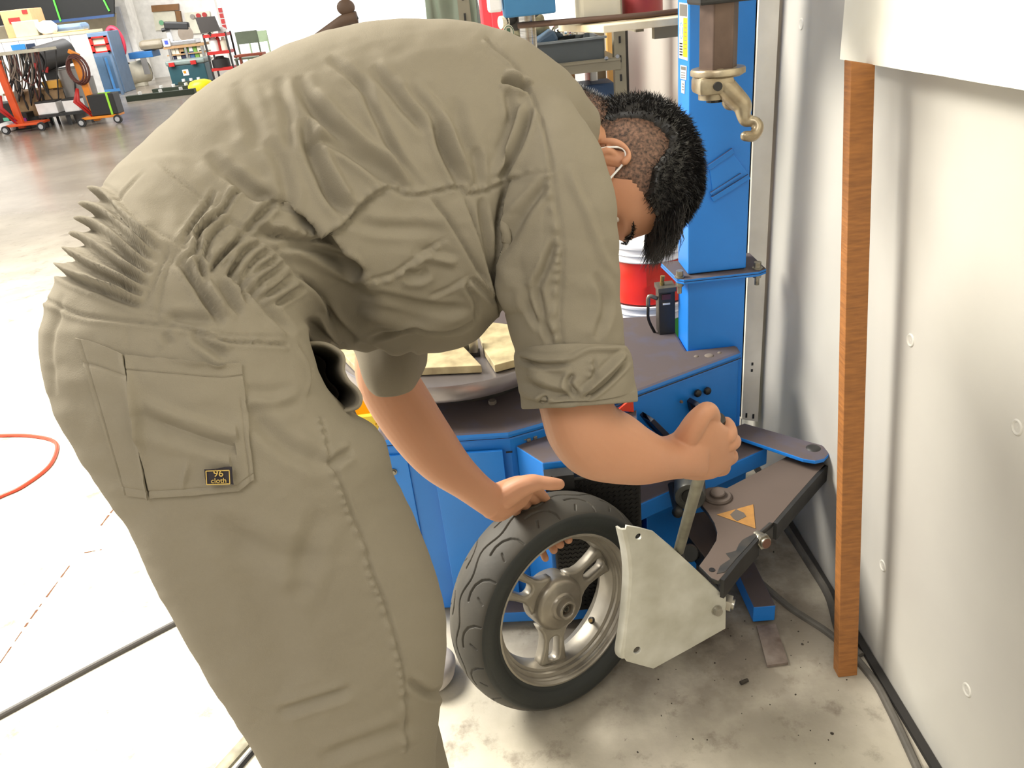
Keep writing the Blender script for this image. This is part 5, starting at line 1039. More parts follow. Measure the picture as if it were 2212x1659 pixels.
# orange battery trolleys
def trolley(px, py, name, label, m, hpx, withbat, reel, group=None):
    P = gy(px, py); s = F/(P[1]*cp-(P[2]-H)*sp)   # px per metre
    t = thing(name, label, 'trolley', P, group); h = hpx/s/1.0; x, y = P[0], P[1]
    b = B(); b.box((x, y, h*.5+.05), (.10, .07, h), R3=Matrix.Rotation(-.03, 3, 'Y'), bev=.01); ob('post', b, m, t)
    b = B(); b.box((x+.12, y, .11), (.52, .34, .035), bev=.006); ob('base_plate', b, m, t)
    for s_ in (-.15, .40):
        b = B(); b.cyl((x+s_, y-.20, .062), (x+s_, y-.16, .062), .062, n=20); w_ = ob('wheel', b, mblk, t, smooth='auto')
        b = B(); b.cyl((x+s_, y-.21, .062), (x+s_, y-.20, .062), .036, n=16); ob('wheel_cap', b, msil, w_, smooth='auto')
    b = B(); b.box((x-.02, y, h+.10), (.16, .05, .06), R3=Matrix.Rotation(.6, 3, 'Y'), bev=.01); ob('handle', b, mamb if m is mamb else m, t)
    if withbat:
        b = B(); b.box((x+.22, y-.03, .28), (.40, .24, .30), bev=.012); ob('battery', b, mblk, t, label='black battery on the trolley')
        b = B(); b.box((x+.33, y-.155, .285), (.03, .012, .31)); b.box((x+.25, y-.03, .438), (.18, .03, .008)); ob('strap', b, mlime, t)
    if reel:
        b = B()
        for k in range(5): b.tube([(x+.03*math.sin(k)+.15*math.cos(a)*(1-.06*k), y-.08-.012*k, h-.12+.21*math.sin(a)*(1-.05*k)) for a in [2*PI*i/22 for i in range(22)]], .014, 6, True)
        ob('cable_coil', b, mbrn, t, True, label='coiled dark red cable')
    for k in range(2):
        b = B(); z = h*.48; b.tube([(x-.10, y-.08, z+.1), (x-.14-.05*k, y-.1, z-.08), (x+.02, y-.1, z-.28-.06*k)], [.022, .03, .012], 8); ob('clamp', b, mredf, t, True)
    return t
trolley(212, 268, 'battery_trolley', 'amber battery trolley with black battery and coiled red cable on the grey floor', mamb, 128, True, True)
trolley(50, 284, 'battery_trolley', 'orange red trolley at far left with cables hanging from its post', morg, 130, False, False)
# white batteries on a low black bench
P = gy(150, 270); Yb = P[1]
b = B(); x0 = aty(88, 258, Yb)[0]; x1 = aty(205, 250, Yb)[0]
t = thing('low_bench', 'low dark steel bench carrying the two white boxes', 'bench', ((x0+x1)/2, Yb, 0))
b = B(); b.box(((x0+x1)/2, Yb+.2, .17), (x1-x0, .5, .04), rz=.1); ob('bench_top', b, mgun, t)
for dx in (.06, .5, .94):
    b = B(); b.box((x0+(x1-x0)*dx, Yb+.02, .075), (.05, .05, .15)); ob('leg', b, mgun, t)
for q, lb in (((80, 128, 230, 258), 'left of two white boxes standing on the low dark bench'), ((137, 172, 218, 250), 'right of two white boxes standing on the low dark bench')):
    xc, zb, zt, wd_ = pxbox(q[0], q[2], q[1], q[3], Yb); t = thing('battery_box', lb, 'box', (xc, Yb, .19), 'white boxes on the low bench')
    b = B(); b.box((xc, Yb+.12, .19+.085), (wd_*.94, .24, .17), bev=.012); ob('case', b, mwh, t)
    b = B(); b.box((xc, Yb+.12, .372), (wd_*.96, .25, .025), bev=.005); ob('cover', b, mgun, t)
# trash cans
for (x0_, x1_, y0_, y1_), Y_, lb in (((124, 172, 150, 222), 13.62, 'tall grey steel drum behind the white boxes'), ((165, 203, 168, 236), 14.1, 'second grey drum, partly behind the amber trolley')):
    xc, zb, zt, wd_ = pxbox(x0_, y0_, x1_, y1_, Y_); t = thing('steel_drum', lb, 'drum', (xc, Y_, 0)); r_ = wd_/2
    b = B(); b.lathe([(0, 0), (r_*.86, 0), (r_, zt), (r_*1.04, zt+.005), (r_*.99, zt+.01), (r_*.95, zt-.02), (0, zt-.02)], (xc, Y_+r_, 0), (0, 0, 1), n=32); ob('drum_body', b, mgr, t, smooth='auto')
    b = B(); b.tube([(xc+r_*.6, Y_, zt), (xc+r_*.75, Y_-.03, zt-.2), (xc+r_*.5, Y_-.03, zt-.38)], .016, 6); ob('strap', b, mgun, t, True)
# cable rack on the left
Yr = 13.6; t = thing('cable_rack', 'dark rack at far left hung with tangled brown cables', 'rack', (gy(60, 262)[0], Yr, 0))
b = B(); pa = aty(0, 118, Yr); pb_ = aty(86, 108, Yr); b.box(((pa[0]+pb_[0])/2-.15, Yr+.3, pa[2]), (pb_[0]-pa[0]+.25, .6, .04)); ob('rack_shelf', b, mcrm, t)
for q in ((66, 140), (25, 140), (78, 128)):
    p = aty(*q, Yr); b = B(); b.tube([(p[0]+.01, Yr-.01, p[2]+.06), (p[0]+.02, Yr, 0)], .022, 8); ob('rack_post', b, mdk, t)
for k in range(26):
    x_a = pa[0]+(pb_[0]-pa[0])*R.random(); z_ = pa[2]-.02; l_ = R.uniform(.3, .75); w2 = R.uniform(-.2, .25); b = B()
    b.tube(cat([(x_a, Yr-.05, z_), (x_a+w2*.3, Yr-.1, z_-l_*.6), (x_a+w2, Yr-.12, z_-l_), (x_a+w2+.12, Yr-.1, z_-l_*.5), (x_a+w2*1.3+.15, Yr-.05, z_)], 3), .011, 5); ob('hanging_cable', b, R.choice([mbrn, mdk, mdk, mat('pale lead', '8c7f72', .6)]), t, True)
b = B(); p = aty(85, 200, Yr); b.box((p[0]-.2, Yr+.35, p[2]+.02), (.8, .6, .03)); ob('lower_board', b, mtan, t)
bm = bmesh.new(); bmesh.ops.create_grid(bm, x_segments=14, y_segments=8, size=.5)
for v in bm.verts: x_, y_ = v.co.x, v.co.y; v.co = Vector((p[0]-.02+x_*.8, Yr-.02+.05*mnoise.noise(Vector((x_*6, y_*5, 0))), p[2]-.16+y_*.36+.05*mnoise.noise(Vector((x_*4, 0, 3)))))
me = bpy.data.meshes.new('c'); bm.to_mesh(me); bm.free(); o = link('cloth_sheet', me, mat('brown sheet', 'a08461', .9, c2='6e563c', scale=5), t, True); o.modifiers.new('t', 'SOLIDIFY').thickness = .01
def boxthing(name, q, Y, dep, m, label, cat_n, z0=None, bev=.01, parts=(), group=None):
    xc, zb, zt, wd_ = pxbox(*q, Y); zb = z0 if z0 is not None else zb
    t = thing(name, label, cat_n, (xc, Y, zb), group); b = B(); b.box((xc, Y+dep/2, (zb+zt)/2), (wd_, dep, max(zt-zb, .01)), bev=bev); ob('case', b, m, t)
    for nm, (u0, v0, u1, v1), pm in parts:   # fractions of the front face
        b = B(); b.box((xc-wd_/2+wd_*(u0+u1)/2, Y-.006, zt-(zt-zb)*(v0+v1)/2), (wd_*(u1-u0), .012, (zt-zb)*(v1-v0))); ob(nm, b, pm, t)
    return t
boxthing('tool_case', (90, 175, 126, 190), 13.62, .3, mat('yellow orange', 'eab04c', .5), 'small yellow case on the rack board by the drum', 'case', z0=aty(85, 200, 13.6)[2]+.036)
boxthing('green_box', (45, 215, 80, 250), 13.7, .4, mat('green box', '2f4a3c', .5), 'dark green box on the floor behind the orange trolley', 'box', z0=0)
boxthing('black_case', (26, 245, 62, 276), 13.35, .35, mdk, 'black case with purple sticker on the floor behind the orange trolley', 'case', z0=0, parts=[('purple_sticker', (.02, .35, .38, .75), mat('purple print', '4a3aa0', .5)), ('round_sticker', (.55, .3, .9, .75), mat('magenta print', '9a2f86', .5))])
boxthing('white_bucket', (-5, 266, 24, 287), 13.2, .3, mwh, 'pale bucket on the floor at the left edge', 'bucket', z0=0, bev=.05)
boxthing('dark_cabinet', (-30, 225, 26, 262), 13.7, .5, mdk, 'dark cabinet at the left edge with a small teal sticker', 'cabinet', z0=0, parts=[('teal_sticker', (.58, .55, .8, .68), mat('teal print', '6cc9a8', .5))])
# big drum lying down, with white round gauge
Yd = 15.5; c = aty(118, 122, Yd); t = thing('black_blower', 'black barrel shaped blower lying behind the drum with a red white gauge', 'blower', (c[0], Yd, 0))
b = B(); b.cyl((c[0]-.20, Yd-.25, c[2]-.02), (c[0]+.12, Yd+.3, c[2]+.06), .21, n=30); ob('blower_body', b, mat('blower grey', '3f3d3c', .5), t, smooth='auto')
p = Vector((c[0]-.205, Yd-.262, c[2]-.022)); ax = Vector((-.5, -.75, -.14)).normalized(); b = B(); b.cyl(p, p+ax*.03, .195, n=30); b2 = B(); ob('blower_face', b, mblk, t, smooth='auto')
b = B(); b.box(p+ax*.04+Vector((.05, 0, -.11)), (.28, .03, .10), R3=Matrix.Rotation(.4, 3, 'Y')); ob('red_panel', b, mredf, t)
b = B(); b.cyl(p+ax*.03+Vector((.04, 0, .03)), p+ax*.05+Vector((.04, 0, .03)), .075, n=20); ob('gauge', b, mwh, t)
b = B(); b.box((c[0], Yd+.1, (c[2]-.2)/2), (.4, .5, c[2]-.2)); ob('stand', b, mdk, t)
# long white counter with things on it
Yc = 16.5; pc = aty(60, 80, Yc); zc = pc[2]; xl = aty(-40, 80, Yc)[0]; xr = aty(185, 74, Yc)[0]
t = thing('counter', 'long counter with pale edge and blue cartons under it at far left', 'counter', ((xl+xr)/2, Yc, 0))
b = B(); b.box(((xl+xr)/2, Yc+.4, zc-.02), (xr-xl, .8, .05)); ob('counter_top', b, mat('pale pine', 'e9d8b8', .5), t)
for k in range(6): b = B(); b.box((xl+(xr-xl)*(k+.5)/6, Yc+.03, (zc-.05)/2), ((xr-xl)/6-.01, .05, zc-.05)); ob('counter_panel', b, mwh, t)
b = B(); pbox(b, 24, 96, 54, 108, Yc-.03, .03); ob('blue_print', b, mat('blue print', '2f8ad0', .5), t); b = B(); pbox(b, 57, 94, 76, 110, Yc-.03, .03); ob('dark_print', b, mat('navy print', '20304a', .5), t)
boxthing('cardboard_box', (6, 20, 72, 76), Yc+.3, .5, mcard, 'brown cardboard box with red print on the long counter', 'box', z0=zc+.005, parts=[('red_print', (.22, .28, .60, .48), mredf), ('red_print', (.75, .04, .92, .18), mredf)])
boxthing('storage_box', (28, 45, 79, 77), Yc+.12, .17, mat('grey box', 'a9a894', .5), 'grey green box standing in front of the cardboard box', 'box', z0=zc+.005)
boxthing('blue_bag', (108, 52, 178, 74), Yc+.3, .4, mgrb, 'slate blue soft bag on the counter', 'bag', z0=zc+.005, bev=.06)
bm = bmesh.new(); bmesh.ops.create_icosphere(bm, subdivisions=3, radius=.17); p = aty(98, 78, Yc)
for v in bm.verts: v.co *= 1+.2*mnoise.noise(v.co*9); v.co = Vector((v.co.x*1.1+p[0], v.co.y+Yc+.2, v.co.z*.7+zc+.12))
me = bpy.data.meshes.new('w'); bm.to_mesh(me); bm.free(); tag(link('white_bundle', me, mwh, None, True), 'rounded white bundle on the counter next to the slate bag', 'bundle')
boxthing('carton', (115, 66, 184, 76), Yc+.02, .2, mat('pine', 'd9a26c', .6), 'low pine coloured carton on the counter left of the red frame', 'carton', z0=zc+.006)
# dark opening with green ropes
Yk = 19.5; t = thing('dark_tarp', 'large black sheet hanging behind the counter with two green ropes', 'tarp', (aty(120, 40, Yk)[0], Yk, aty(120, 48, Yk)[2]))
b = B(); V = [aty(-40, 60, Yk), aty(-40, -120, Yk), aty(245, -120, Yk), aty(246, 31, Yk), aty(80, 48, Yk)]; b.prism(V, (0, .06, 0)); ob('sheet', b, mat('black sheet', '12120f', .8), t)
for x0_, y0_, x1_, y1_ in ((92, -60, 131, 46), (200, -40, 236, 24)): b = B(); b.tube([aty(x0_, y0_, Yk-.03), aty((x0_+x1_)/2+2, (y0_+y1_)/2, Yk-.03), aty(x1_, y1_, Yk-.03)], .020, 6); ob('green_rope', b, mat('green rope', '4fc63a', .5), t)
b = B(); V = [aty(80, 48, Yk-.02), aty(246, 30, Yk-.02), aty(246, 36, Yk-.02), aty(80, 54, Yk-.02)]; b.prism(V, (0, .05, 0)); ob('blue_hem', b, mat('blue hem', '1c3a63', .6), t)
b = B(); V = [aty(-40, 62, 20.5), aty(250, 28, 20.5), aty(250, 80, 20.5), aty(-40, 112, 20.5)]; b.prism(V, (0, .05, 0)); P_ = ob('wall_board', b, mat('beige board', 'b3a88f', .7), None); tag(P_, 'beige wall board below the black sheet', 'board')
P_.data.transform(Matrix.Identity(4))
# blue cabinet, red frame cabinet, red reel
Yq = 18.5
t = boxthing('steel_cabinet', (200, 68, 250, 190), Yq, .6, mgrb, 'tall grey blue steel cabinet behind the amber trolley', 'cabinet', z0=0, parts=[('door', (.04, .38, .48, .97), mat('cab door', '52708c', .5)), ('door', (.52, .38, .96, .97), mat('cab door', '52708c', .5))])
xc, zb, zt, wd_ = pxbox(160, 80, 236, 116, Yq-.5); t = thing('panel_rack', 'red framed rack with three cream panels in front of the blue cabinet', 'rack', (xc, Yq-.5, 0))
for u0, v0, u1, v1 in ((0, 0, 1, .09), (0, .91, 1, 1), (0, 0, .09, 1), (.48, 0, .56, 1), (.92, 0, 1, 1), (.5, .48, 1, .55)):
    b = B(); b.box((xc-wd_/2+wd_*(u0+u1)/2, Yq-.5, zt-(zt-zb)*(v0+v1)/2), (wd_*(u1-u0), .05, (zt-zb)*(v1-v0))); ob('frame_bar', b, mredf, t)
for u0, v0, u1, v1 in ((.09, .09, .48, .91), (.56, .09, .92, .48), (.56, .55, .92, .91)):
    b = B(); b.box((xc-wd_/2+wd_*(u0+u1)/2, Yq-.47, zt-(zt-zb)*(v0+v1)/2), (wd_*(u1-u0), .02, (zt-zb)*(v1-v0))); ob('cream_panel', b, mat('panel cream', 'cfcbb4', .6), t)
for dx in (-.45, .45): b = B(); b.box((xc+dx*wd_, Yq-.47, zb/2), (.05, .05, zb)); ob('leg', b, mgrb, t)
p = aty(250, 92, 19.2); b = B(); b.tube([(p[0]+.16*math.cos(a), 19.2, p[2]+.30*math.sin(a)) for a in [2*PI*i/24 for i in range(24)]], .05, 8, True); t = tag(ob('hose_reel', b, mat('pink red', 'd3354e', .5), None, True), 'red hose reel hanging beside the white pillar', 'hose reel')
b = B(); q = gy(252, 184); b.tube([aty(252, 115, 19.2), (q[0], 19.2, .0)], .07, 8); tag(ob('dark_pole', b, mdk), 'dark pole standing under the red hose reel', 'pole')
p0 = aty(228, 125, Yq-.12); p1 = aty(248, 191, Yq-.12); p1[2] = .03; b = B(); b.tube([p0, p1], .025, 6); b.box(p1+np.array([-.1, 0, .05]), (.5, .06, .05)); tag(ob('blue_jack_handle', b, mat('light blue', '4d8fd0', .5)), 'light blue jack handle leaning against the steel cabinet', 'jack')
# bench right of the pillar
Yw = 19.6
boxthing('blue_tray', (277, 112, 330, 126), Yw, .5, mat('tray blue', '2b6ba8', .5), 'blue tool tray on a grey stand right of the pillar', 'tray', parts=[('stand', (.45, 1, .7, 3.6), mgr)])
boxthing('beige_compressor', (296, 86, 352, 109), Yw, .45, mat('beige machine', '8f8570', .5), 'beige rounded machine on the blue tray', 'machine', bev=.12)
p = gy(304, 186); t = thing('white_blower', 'cream barrel shaped blower standing on the floor right of the pillar', 'blower', p); zt = .50; xx_ = p[0]
b = B(); b.cyl((xx_-.19, p[1]-.15, .29), (xx_+.17, p[1]+.2, .31), .24, n=30); ob('drum_body', b, mcrm, t, smooth='auto'); b = B(); b.cyl((xx_+.17, p[1]+.2, .31), (xx_+.185, p[1]+.215, .311), .22, n=24); ob('grille', b, mgr, t); b = B(); b.box((xx_, p[1], .04), (.3, .25, .08), bev=.01); ob('foot', b, mcrm, t)
b = B(); b.box((xx_-.1, p[1]-.17, .52), (.12, .05, .03)); ob('handle', b, mgun, t)
xa, xb = aty(352, 101, Yw)[0], aty(441, 97, Yw)[0]; zt = aty(396, 100, Yw)[2]
t = thing('work_bench', 'wooden workbench with books on the shelves under it', 'workbench', ((xa+xb)/2, Yw, 0))
b = B(); b.box(((xa+xb)/2, Yw+.3, zt), (xb-xa, .6, .05)); ob('bench_top', b, mtan, t)
for k in range(3): b = B(); b.box((xa+(xb-xa)*(.12+.4*k), Yw+.03, zt/2), (.05, .05, zt)); ob('leg', b, mgr, t)
zsh = aty(396, 117, Yw)[2]; zsh2 = aty(396, 134, Yw)[2]
for z in (zsh, zsh2): b = B(); b.box(((xa+xb)/2, Yw+.25, z), (xb-xa-.05, .45, .025)); ob('shelf', b, mtan, t)
bc = [mwh, mcrm, mat('book blue', '3d5f8a', .6), mtan, mwh, mat('book green', '6d9a3e', .6), mcrm, mat('book navy', '1d2440', .6)]
bn_ = ['white', 'cream', 'dull blue', 'tan', 'bright white', 'green', 'ivory', 'navy']; ki = 0
ords = ['first', 'second', 'third', 'fourth', 'fifth', 'sixth', 'seventh', 'eighth', 'ninth', 'tenth', 'eleventh', 'twelfth', 'thirteenth', 'fourteenth', 'fifteenth', 'sixteenth', 'seventeenth', 'eighteenth']
for z, sn in ((zsh, 'upper'), (zsh2, 'lower')):
    x = xa+.14; n_b = 0
    while x < xb-.1:
        w_ = R.uniform(.07, .11); h_ = R.uniform(.14, .21); c_i = R.randrange(8); b = B(); b.box((0, 0, h_/2), (w_, .2, h_), bev=.006); o = ob('book', b, bc[c_i]); o.location = (x+w_/2, Yw+.16, z+.0135)
        tag(o, ords[n_b]+' book from the left, '+bn_[c_i]+', on the '+sn+' shelf under the wooden workbench', 'book', 'books on the workbench shelves'); x += w_+.010; n_b += 1
# mitre saw on the bench
t = thing('mitre_saw', 'black and white mitre saw on the wooden workbench', 'saw', (aty(385, 95, Yw)[0], Yw+.2, zt+.025)); xs = aty(388, 95, Yw)[0]; z0_ = zt+.025
b = B(); b.box((xs, Yw+.25, z0_+.05), (.7, .4, .10), bev=.02); ob('saw_base', b, msil, t); b = B(); b.box((xs-.02, Yw+.2, z0_+.40), (.55, .12, .16), R3=Matrix.Rotation(.12, 3, 'Y'), bev=.03); b.tube([(xs-.38, Yw+.2, z0_+.34), (xs-.2, Yw+.2, z0_+.36)], .04, 8); ob('motor_arm', b, mblk, t)
b = B(); b.cyl((xs+.14, Yw+.15, z0_+.22), (xs+.14, Yw+.17, z0_+.22), .17, n=30); ob('blade_guard', b, mat('guard', '9a8e80', .3, .5), t, smooth='auto'); b = B(); b.box((xs-.27, Yw+.3, z0_+.26), (.10, .1, .34), bev=.02); ob('saw_post', b, mwh, t)
boxthing('blue_white_tin', (351, 84, 366, 99), Yw-.02, .12, mwh, 'small white tin with blue label left of the saw', 'tin', z0=zt+.026, parts=[('blue_label', (.3, .2, .8, .7), mat('blue label', '3d4fb8', .5))])
# toolbox
xc, zb, zt_, wd_ = pxbox(361, 138, 448, 178, 18.9); t = thing('green_toolbox', 'large dark green toolbox with grey lid and red latches on the floor', 'toolbox', (xc, 18.9, 0))
b = B(); b.box((xc, 19.2, .20), (wd_*.94, .5, .40), bev=.02); ob('tub', b, mteal, t); b = B(); b.box((xc, 19.2, .45), (wd_, .56, .10), bev=.03); ob('lid', b, mat('lid grey', '7d8a84', .5), t)
for u in (-.33, .22): b = B(); b.box((xc+u*wd_, 18.9, .43), (.12, .03, .08)); ob('latch', b, mredf, t)
b = B(); b.box((xc-.05*wd_, 18.945, .24), (.13, .01, .12)); lg = ob('sticker', b, mwh, t); b = B(); b.box((xc-.07*wd_, 18.938, .25), (.06, .01, .05)); ob('sticker_mark', b, mamb, lg)
# red and black shelf with dark board
Ys = 18.6; xa, xb = aty(445, 100, Ys)[0], aty(492, 95, Ys)[0]; zs = [aty(470, y, Ys)[2] for y in (76, 114, 150)]
t = thing('red_shelf', 'black and red tool cart with three shelves under the black board', 'cart', ((xa+xb)/2, Ys, 0))
for x in (xa, xb):
    for dy in (0, .4): b = B(); b.box((x, Ys+dy, (zs[0]+.05)/2), (.035, .035, zs[0]+.05)); ob('post', b, mdk, t)
for z in zs: b = B(); b.box(((xa+xb)/2, Ys+.2, z), (xb-xa, .45, .06)); ob('tray', b, mredf, t)
for i, (z, w_, h_, m_, lb, u) in enumerate(((zs[1], .2, .30, mwh, 'white bottle on the middle shelf of the red cart', .3), (zs[1], .09, .34, mredf, 'red bottle on the middle shelf of the red cart', .5), (zs[1], .16, .26, mcrm, 'cream can on the middle shelf of the red cart', .75), (zs[2], .38, .22, mdk, 'black bag on the bottom shelf of the red cart', .4), (zs[0], .18, .12, mwh, 'white cup on the top tray of the red cart', .8))):
    b = B(); x = xa+(xb-xa)*u; b.lathe([(0, 0), (w_/2, 0), (w_/2, h_*.7), (w_*.25, h_*.85), (w_*.22, h_), (0, h_)], (x, Ys+.15, z+.031), (0, 0, 1), n=14); tag(ob('container', b, m_, None, 'auto'), lb, 'container')
b = B(); V = [aty(421, 38, Ys-.05), aty(463, 35, Ys-.05), aty(476, 66, Ys-.05), aty(434, 73, Ys-.05)]; b.prism(V, (0, .03, 0)); t = thing('black_board', 'black tilted board standing above the red cart', 'board', tuple(aty(450, 72, Ys))); ob('board_face', b, mat('board charcoal', '38332f', .6), t); b = B(); b.tube([aty(452, 70, Ys), aty(456, 78, Ys)], .03, 6); ob('board_stem', b, mdk, t)
# wooden frame, extinguisher signs, white panels on the wall
Yv = 22.08
b = B(); b.prism([aty(x, y, Yv) for x, y in ((326, 12), (384, 8), (385, 22), (328, 26))], (0, .1, 0)); b.prism([aty(x, y, Yv) for x, y in ((378, 24), (388, 24), (394, 62), (385, 62))], (0, .1, 0)); tag(ob('wooden_bracket', b, mat('bracket wood', '8a6238', .6)), 'brown wooden shelf bracket on the white back wall', 'bracket')
b = B(); b.prism([aty(x, y, Yv+.05) for x, y in ((330, 25), (377, 24), (384, 62), (336, 66))], (0, .05, 0)); pn = thing('ivory_notice_board', 'cream panel with a green round mark under the wooden bracket', 'panel', tuple(aty(355, 65, Yv))); ob('panel_face', b, mat('panel ivory', 'e9e6d2', .6), pn)
p = Vector(aty(348, 49, Yv)); b = B(); b.cyl(p+Vector((0, .04, 0)), p, .055, n=20); ob('green_mark', b, mat('green mark', '7dbd92', .5), pn)
b = B(); b.prism([aty(x, y, Yv+.05) for x, y in ((398, 28), (452, 24), (458, 70), (404, 74))], (0, .05, 0)); pn = thing('pale_notice_board', 'pale panel with grey and red round marks behind the black board', 'panel', tuple(aty(425, 74, Yv))); ob('panel_face', b, mat('panel ivory', 'e9e6d2', .6), pn)
for q, m_ in (((415, 36), mat('grey mark', '9b948c', .5)), ((428, 34), mredf), ((441, 32), mredf)): p = Vector(aty(*q, Yv)); b = B(); b.cyl(p+Vector((0, .04, 0)), p, .055, n=20); ob('round_mark', b, m_, pn)
pq = aty(480, 40, 21.5); t = thing('plaque_post', 'slim white post carrying a column of red plaques right of the black board', 'post', (pq[0], 21.55, 0)); b = B(); b.box((pq[0], 21.56, 1.3), (.09, .06, 2.6)); ob('post_bar', b, mwh, t)
for k in range(4): p = aty(474+k*3, 22+k*12, 21.5); b = B(); b.box((pq[0], 21.515, p[2]), (.09, .03, .10)); ob('red_plaque', b, mredf, t)
# chairs in the bright opening, wooden benches
def chair(x, y, Y, sc_, m, label):
    p = aty(x, y, Y); p[2] = 0; t = thing('stacking_chair', label, 'chair', p, None); s = sc_
    for dx in (-.2, .2):
        for dy in (-.2, .2): b = B(); b.tube([(p[0]+dx*s, Y+dy*s, 0), (p[0]+dx*s, Y+dy*s, .44*s if dy < 0 else .9*s)], .018, 6); ob('leg', b, m, t)
    b = B(); b.box((p[0], Y, .45*s), (.45*s, .45*s, .03)); ob('seat', b, m, t); b = B(); b.box((p[0], Y+.2*s, .8*s), (.42*s, .03, .22*s)); ob('backrest', b, m, t)
chair(533, 105, 17.5, 1.05, mat('chair green grey', '66705c', .5), 'grey green framed chair in the bright opening left of centre')
chair(556, 100, 18.6, 1.0, mat('chair sage', 'a7ba97', .5), 'pale sage chair behind the grey green one')
b = B(); p = aty(540, 118, 16.8); b.box((p[0], 16.8, p[2]), (.55, .3, .04)); b.box((p[0]-.2, 16.8, p[2]/2), (.04, .04, p[2])); b.box((p[0]+.2, 16.8, p[2]/2), (.04, .04, p[2])); tag(ob('wooden_stool', b, mat('red brown wood', 'a05038', .6)), 'low red brown bench in front of the green chair', 'bench')
# dark green rails on the floor
mrl = mat('rail green', '2f3a2c', .6)
for (x0_, y0_, x1_, y1_), lb in (((273, 221, 420, 204), 'nearest and longest of three dark green rails on the grey floor'), ((330, 205, 420, 195), 'middle one of three dark green rails on the grey floor'), ((386, 189, 440, 183), 'furthest one of three dark green rails on the grey floor')):
    a, c = gy(x0_, y0_), gy(x1_, y1_); d = c-a; L_ = np.linalg.norm(d); t = thing('floor_rail', lb, 'rail', tuple((a+c)/2)); b = B(); b.box(tuple((a+c)/2+np.array([0, .1, .05])), (L_, .16, .10), rz=math.atan2(d[1], d[0])); ob('rail_beam', b, mrl, t)
    for k in (.2, .5, .8): p = a+d*k; b = B(); b.cyl((p[0], p[1]+.1, .10), (p[0], p[1]+.1, .15), .035, n=10); ob('rail_stud', b, mwh, t)
p = gy(462, 178); b = B(); b.lathe([(0, 0), (.26, 0), (.26, .08), (.2, .16), (.1, .19), (0, .19)], (p[0]+.2, p[1]-1.5, 0), (0, 0, 1), n=24); tag(ob('yellow_basin', b, mat('basin yellow', 'f2e21c', .4), None, 'auto'), 'bright yellow rounded basin on the floor by the khaki back', 'basin')
# ================================================================ BEHIND THE MAN, CENTRE AND RIGHT
# scooter far back, seen over his back
Yz = 9.0; t = thing('parked_scooter', 'blurry scooter with brown seat and mirror parked in the bright opening', 'scooter', (aty(735, 60, Yz)[0], Yz, 0)); sx0 = aty(700, 55, Yz)[0]; sx1 = aty(772, 40, Yz)[0]; zz = aty(735, 44, Yz)[2]
b = B(); b.tube(cat([(sx0-.1, Yz, zz-.16), (sx0+.1, Yz, zz-.06), (sx1-.12, Yz, zz), (sx1, Yz, zz+.01)], 4), .06, 10); ob('seat', b, mat('seat brown', '5a4433', .6), t, True)
p = aty(747, 16, Yz); b = B(); b.sph(p, .085, 16, 10, (1.1, .5, .9)); ob('mirror', b, mat('seat brown', '5a4433', .6), t, True); b = B(); b.tube(cat([p, aty(763, 26, Yz), aty(772, 42, Yz)], 4), .018, 6); ob('mirror_arm', b, mdk, t)
b = B(); b.box(((sx0+sx1)/2, Yz, zz*.55), (.5, .3, zz*.6), bev=.1); ob('scooter_body', b, mwh, t)
for x in (sx0-.35, sx1+.35): b = B(); b.lathe([(.16, -.05), (.24, -.05), (.26, 0), (.24, .05), (.16, .05)], (x, Yz, .262), (0, 1, 0), n=28, closed=True); b.lathe([(0, -.03), (.16, -.03), (.16, .03), (0, .03)], (x, Yz, .262), (0, 1, 0), n=20); ob('wheel', b, mblk, t, smooth='auto')
# cloth covered machine
Yt = 4.2; c0 = aty(975, 40, Yt)
bm = bmesh.new(); bmesh.ops.create_cube(bm, size=1); bmesh.ops.subdivide_edges(bm, edges=bm.edges[:], cuts=16, use_grid_fill=True)
xa, xb = aty(905, 60, Yt)[0], aty(1040, 60, Yt)[0]
for v in bm.verts:
    x, y, z = v.co; k = .5-z; fold = .035*math.sin(x*17+y*9)*k+.03*mnoise.noise(Vector((x*4, y*4, z*3)))
    sl = .42+.58*k**.7; X = (xa+xb)/2+x*(xb-xa)*(.75+.42*k)+fold; v.co = Vector((X+.02, Yt+.35+y*(.5+.2*k)+fold, (z+.5)*1.50))
bmesh.ops.recalc_face_normals(bm, faces=bm.faces); me = bpy.data.meshes.new('t'); bm.to_mesh(me); bm.free()
tag(link('covered_machine', me, mat('olive tarp', '5f6a5c', .7, c2='4d574b', scale=3), None, True), 'machine draped in a grey green cloth behind his shoulder', 'covered machine')
# red tool cabinet
Yx = 3.4; xa, xb = aty(1041, 50, Yx)[0], aty(1100, 50, Yx)[0]
t = thing('red_tool_cabinet', 'red metal tool cabinet standing between draped machine and shelving', 'tool cabinet', ((xa+xb)/2, Yx, 0)); b = B(); b.box(((xa+xb)/2+.06, Yx+.22, .72), (xb-xa+.12, .44, 1.44), bev=.008); ob('case', b, mat('cabinet red', 'd8434f', .4), t)
for k in range(5): b = B(); b.box(((xa+xb)/2+.07, Yx-.004, .25+k*.25), (xb-xa+.06, .012, .23), bev=.003); ob('drawer', b, mat('cabinet red', 'd8434f', .4), t)
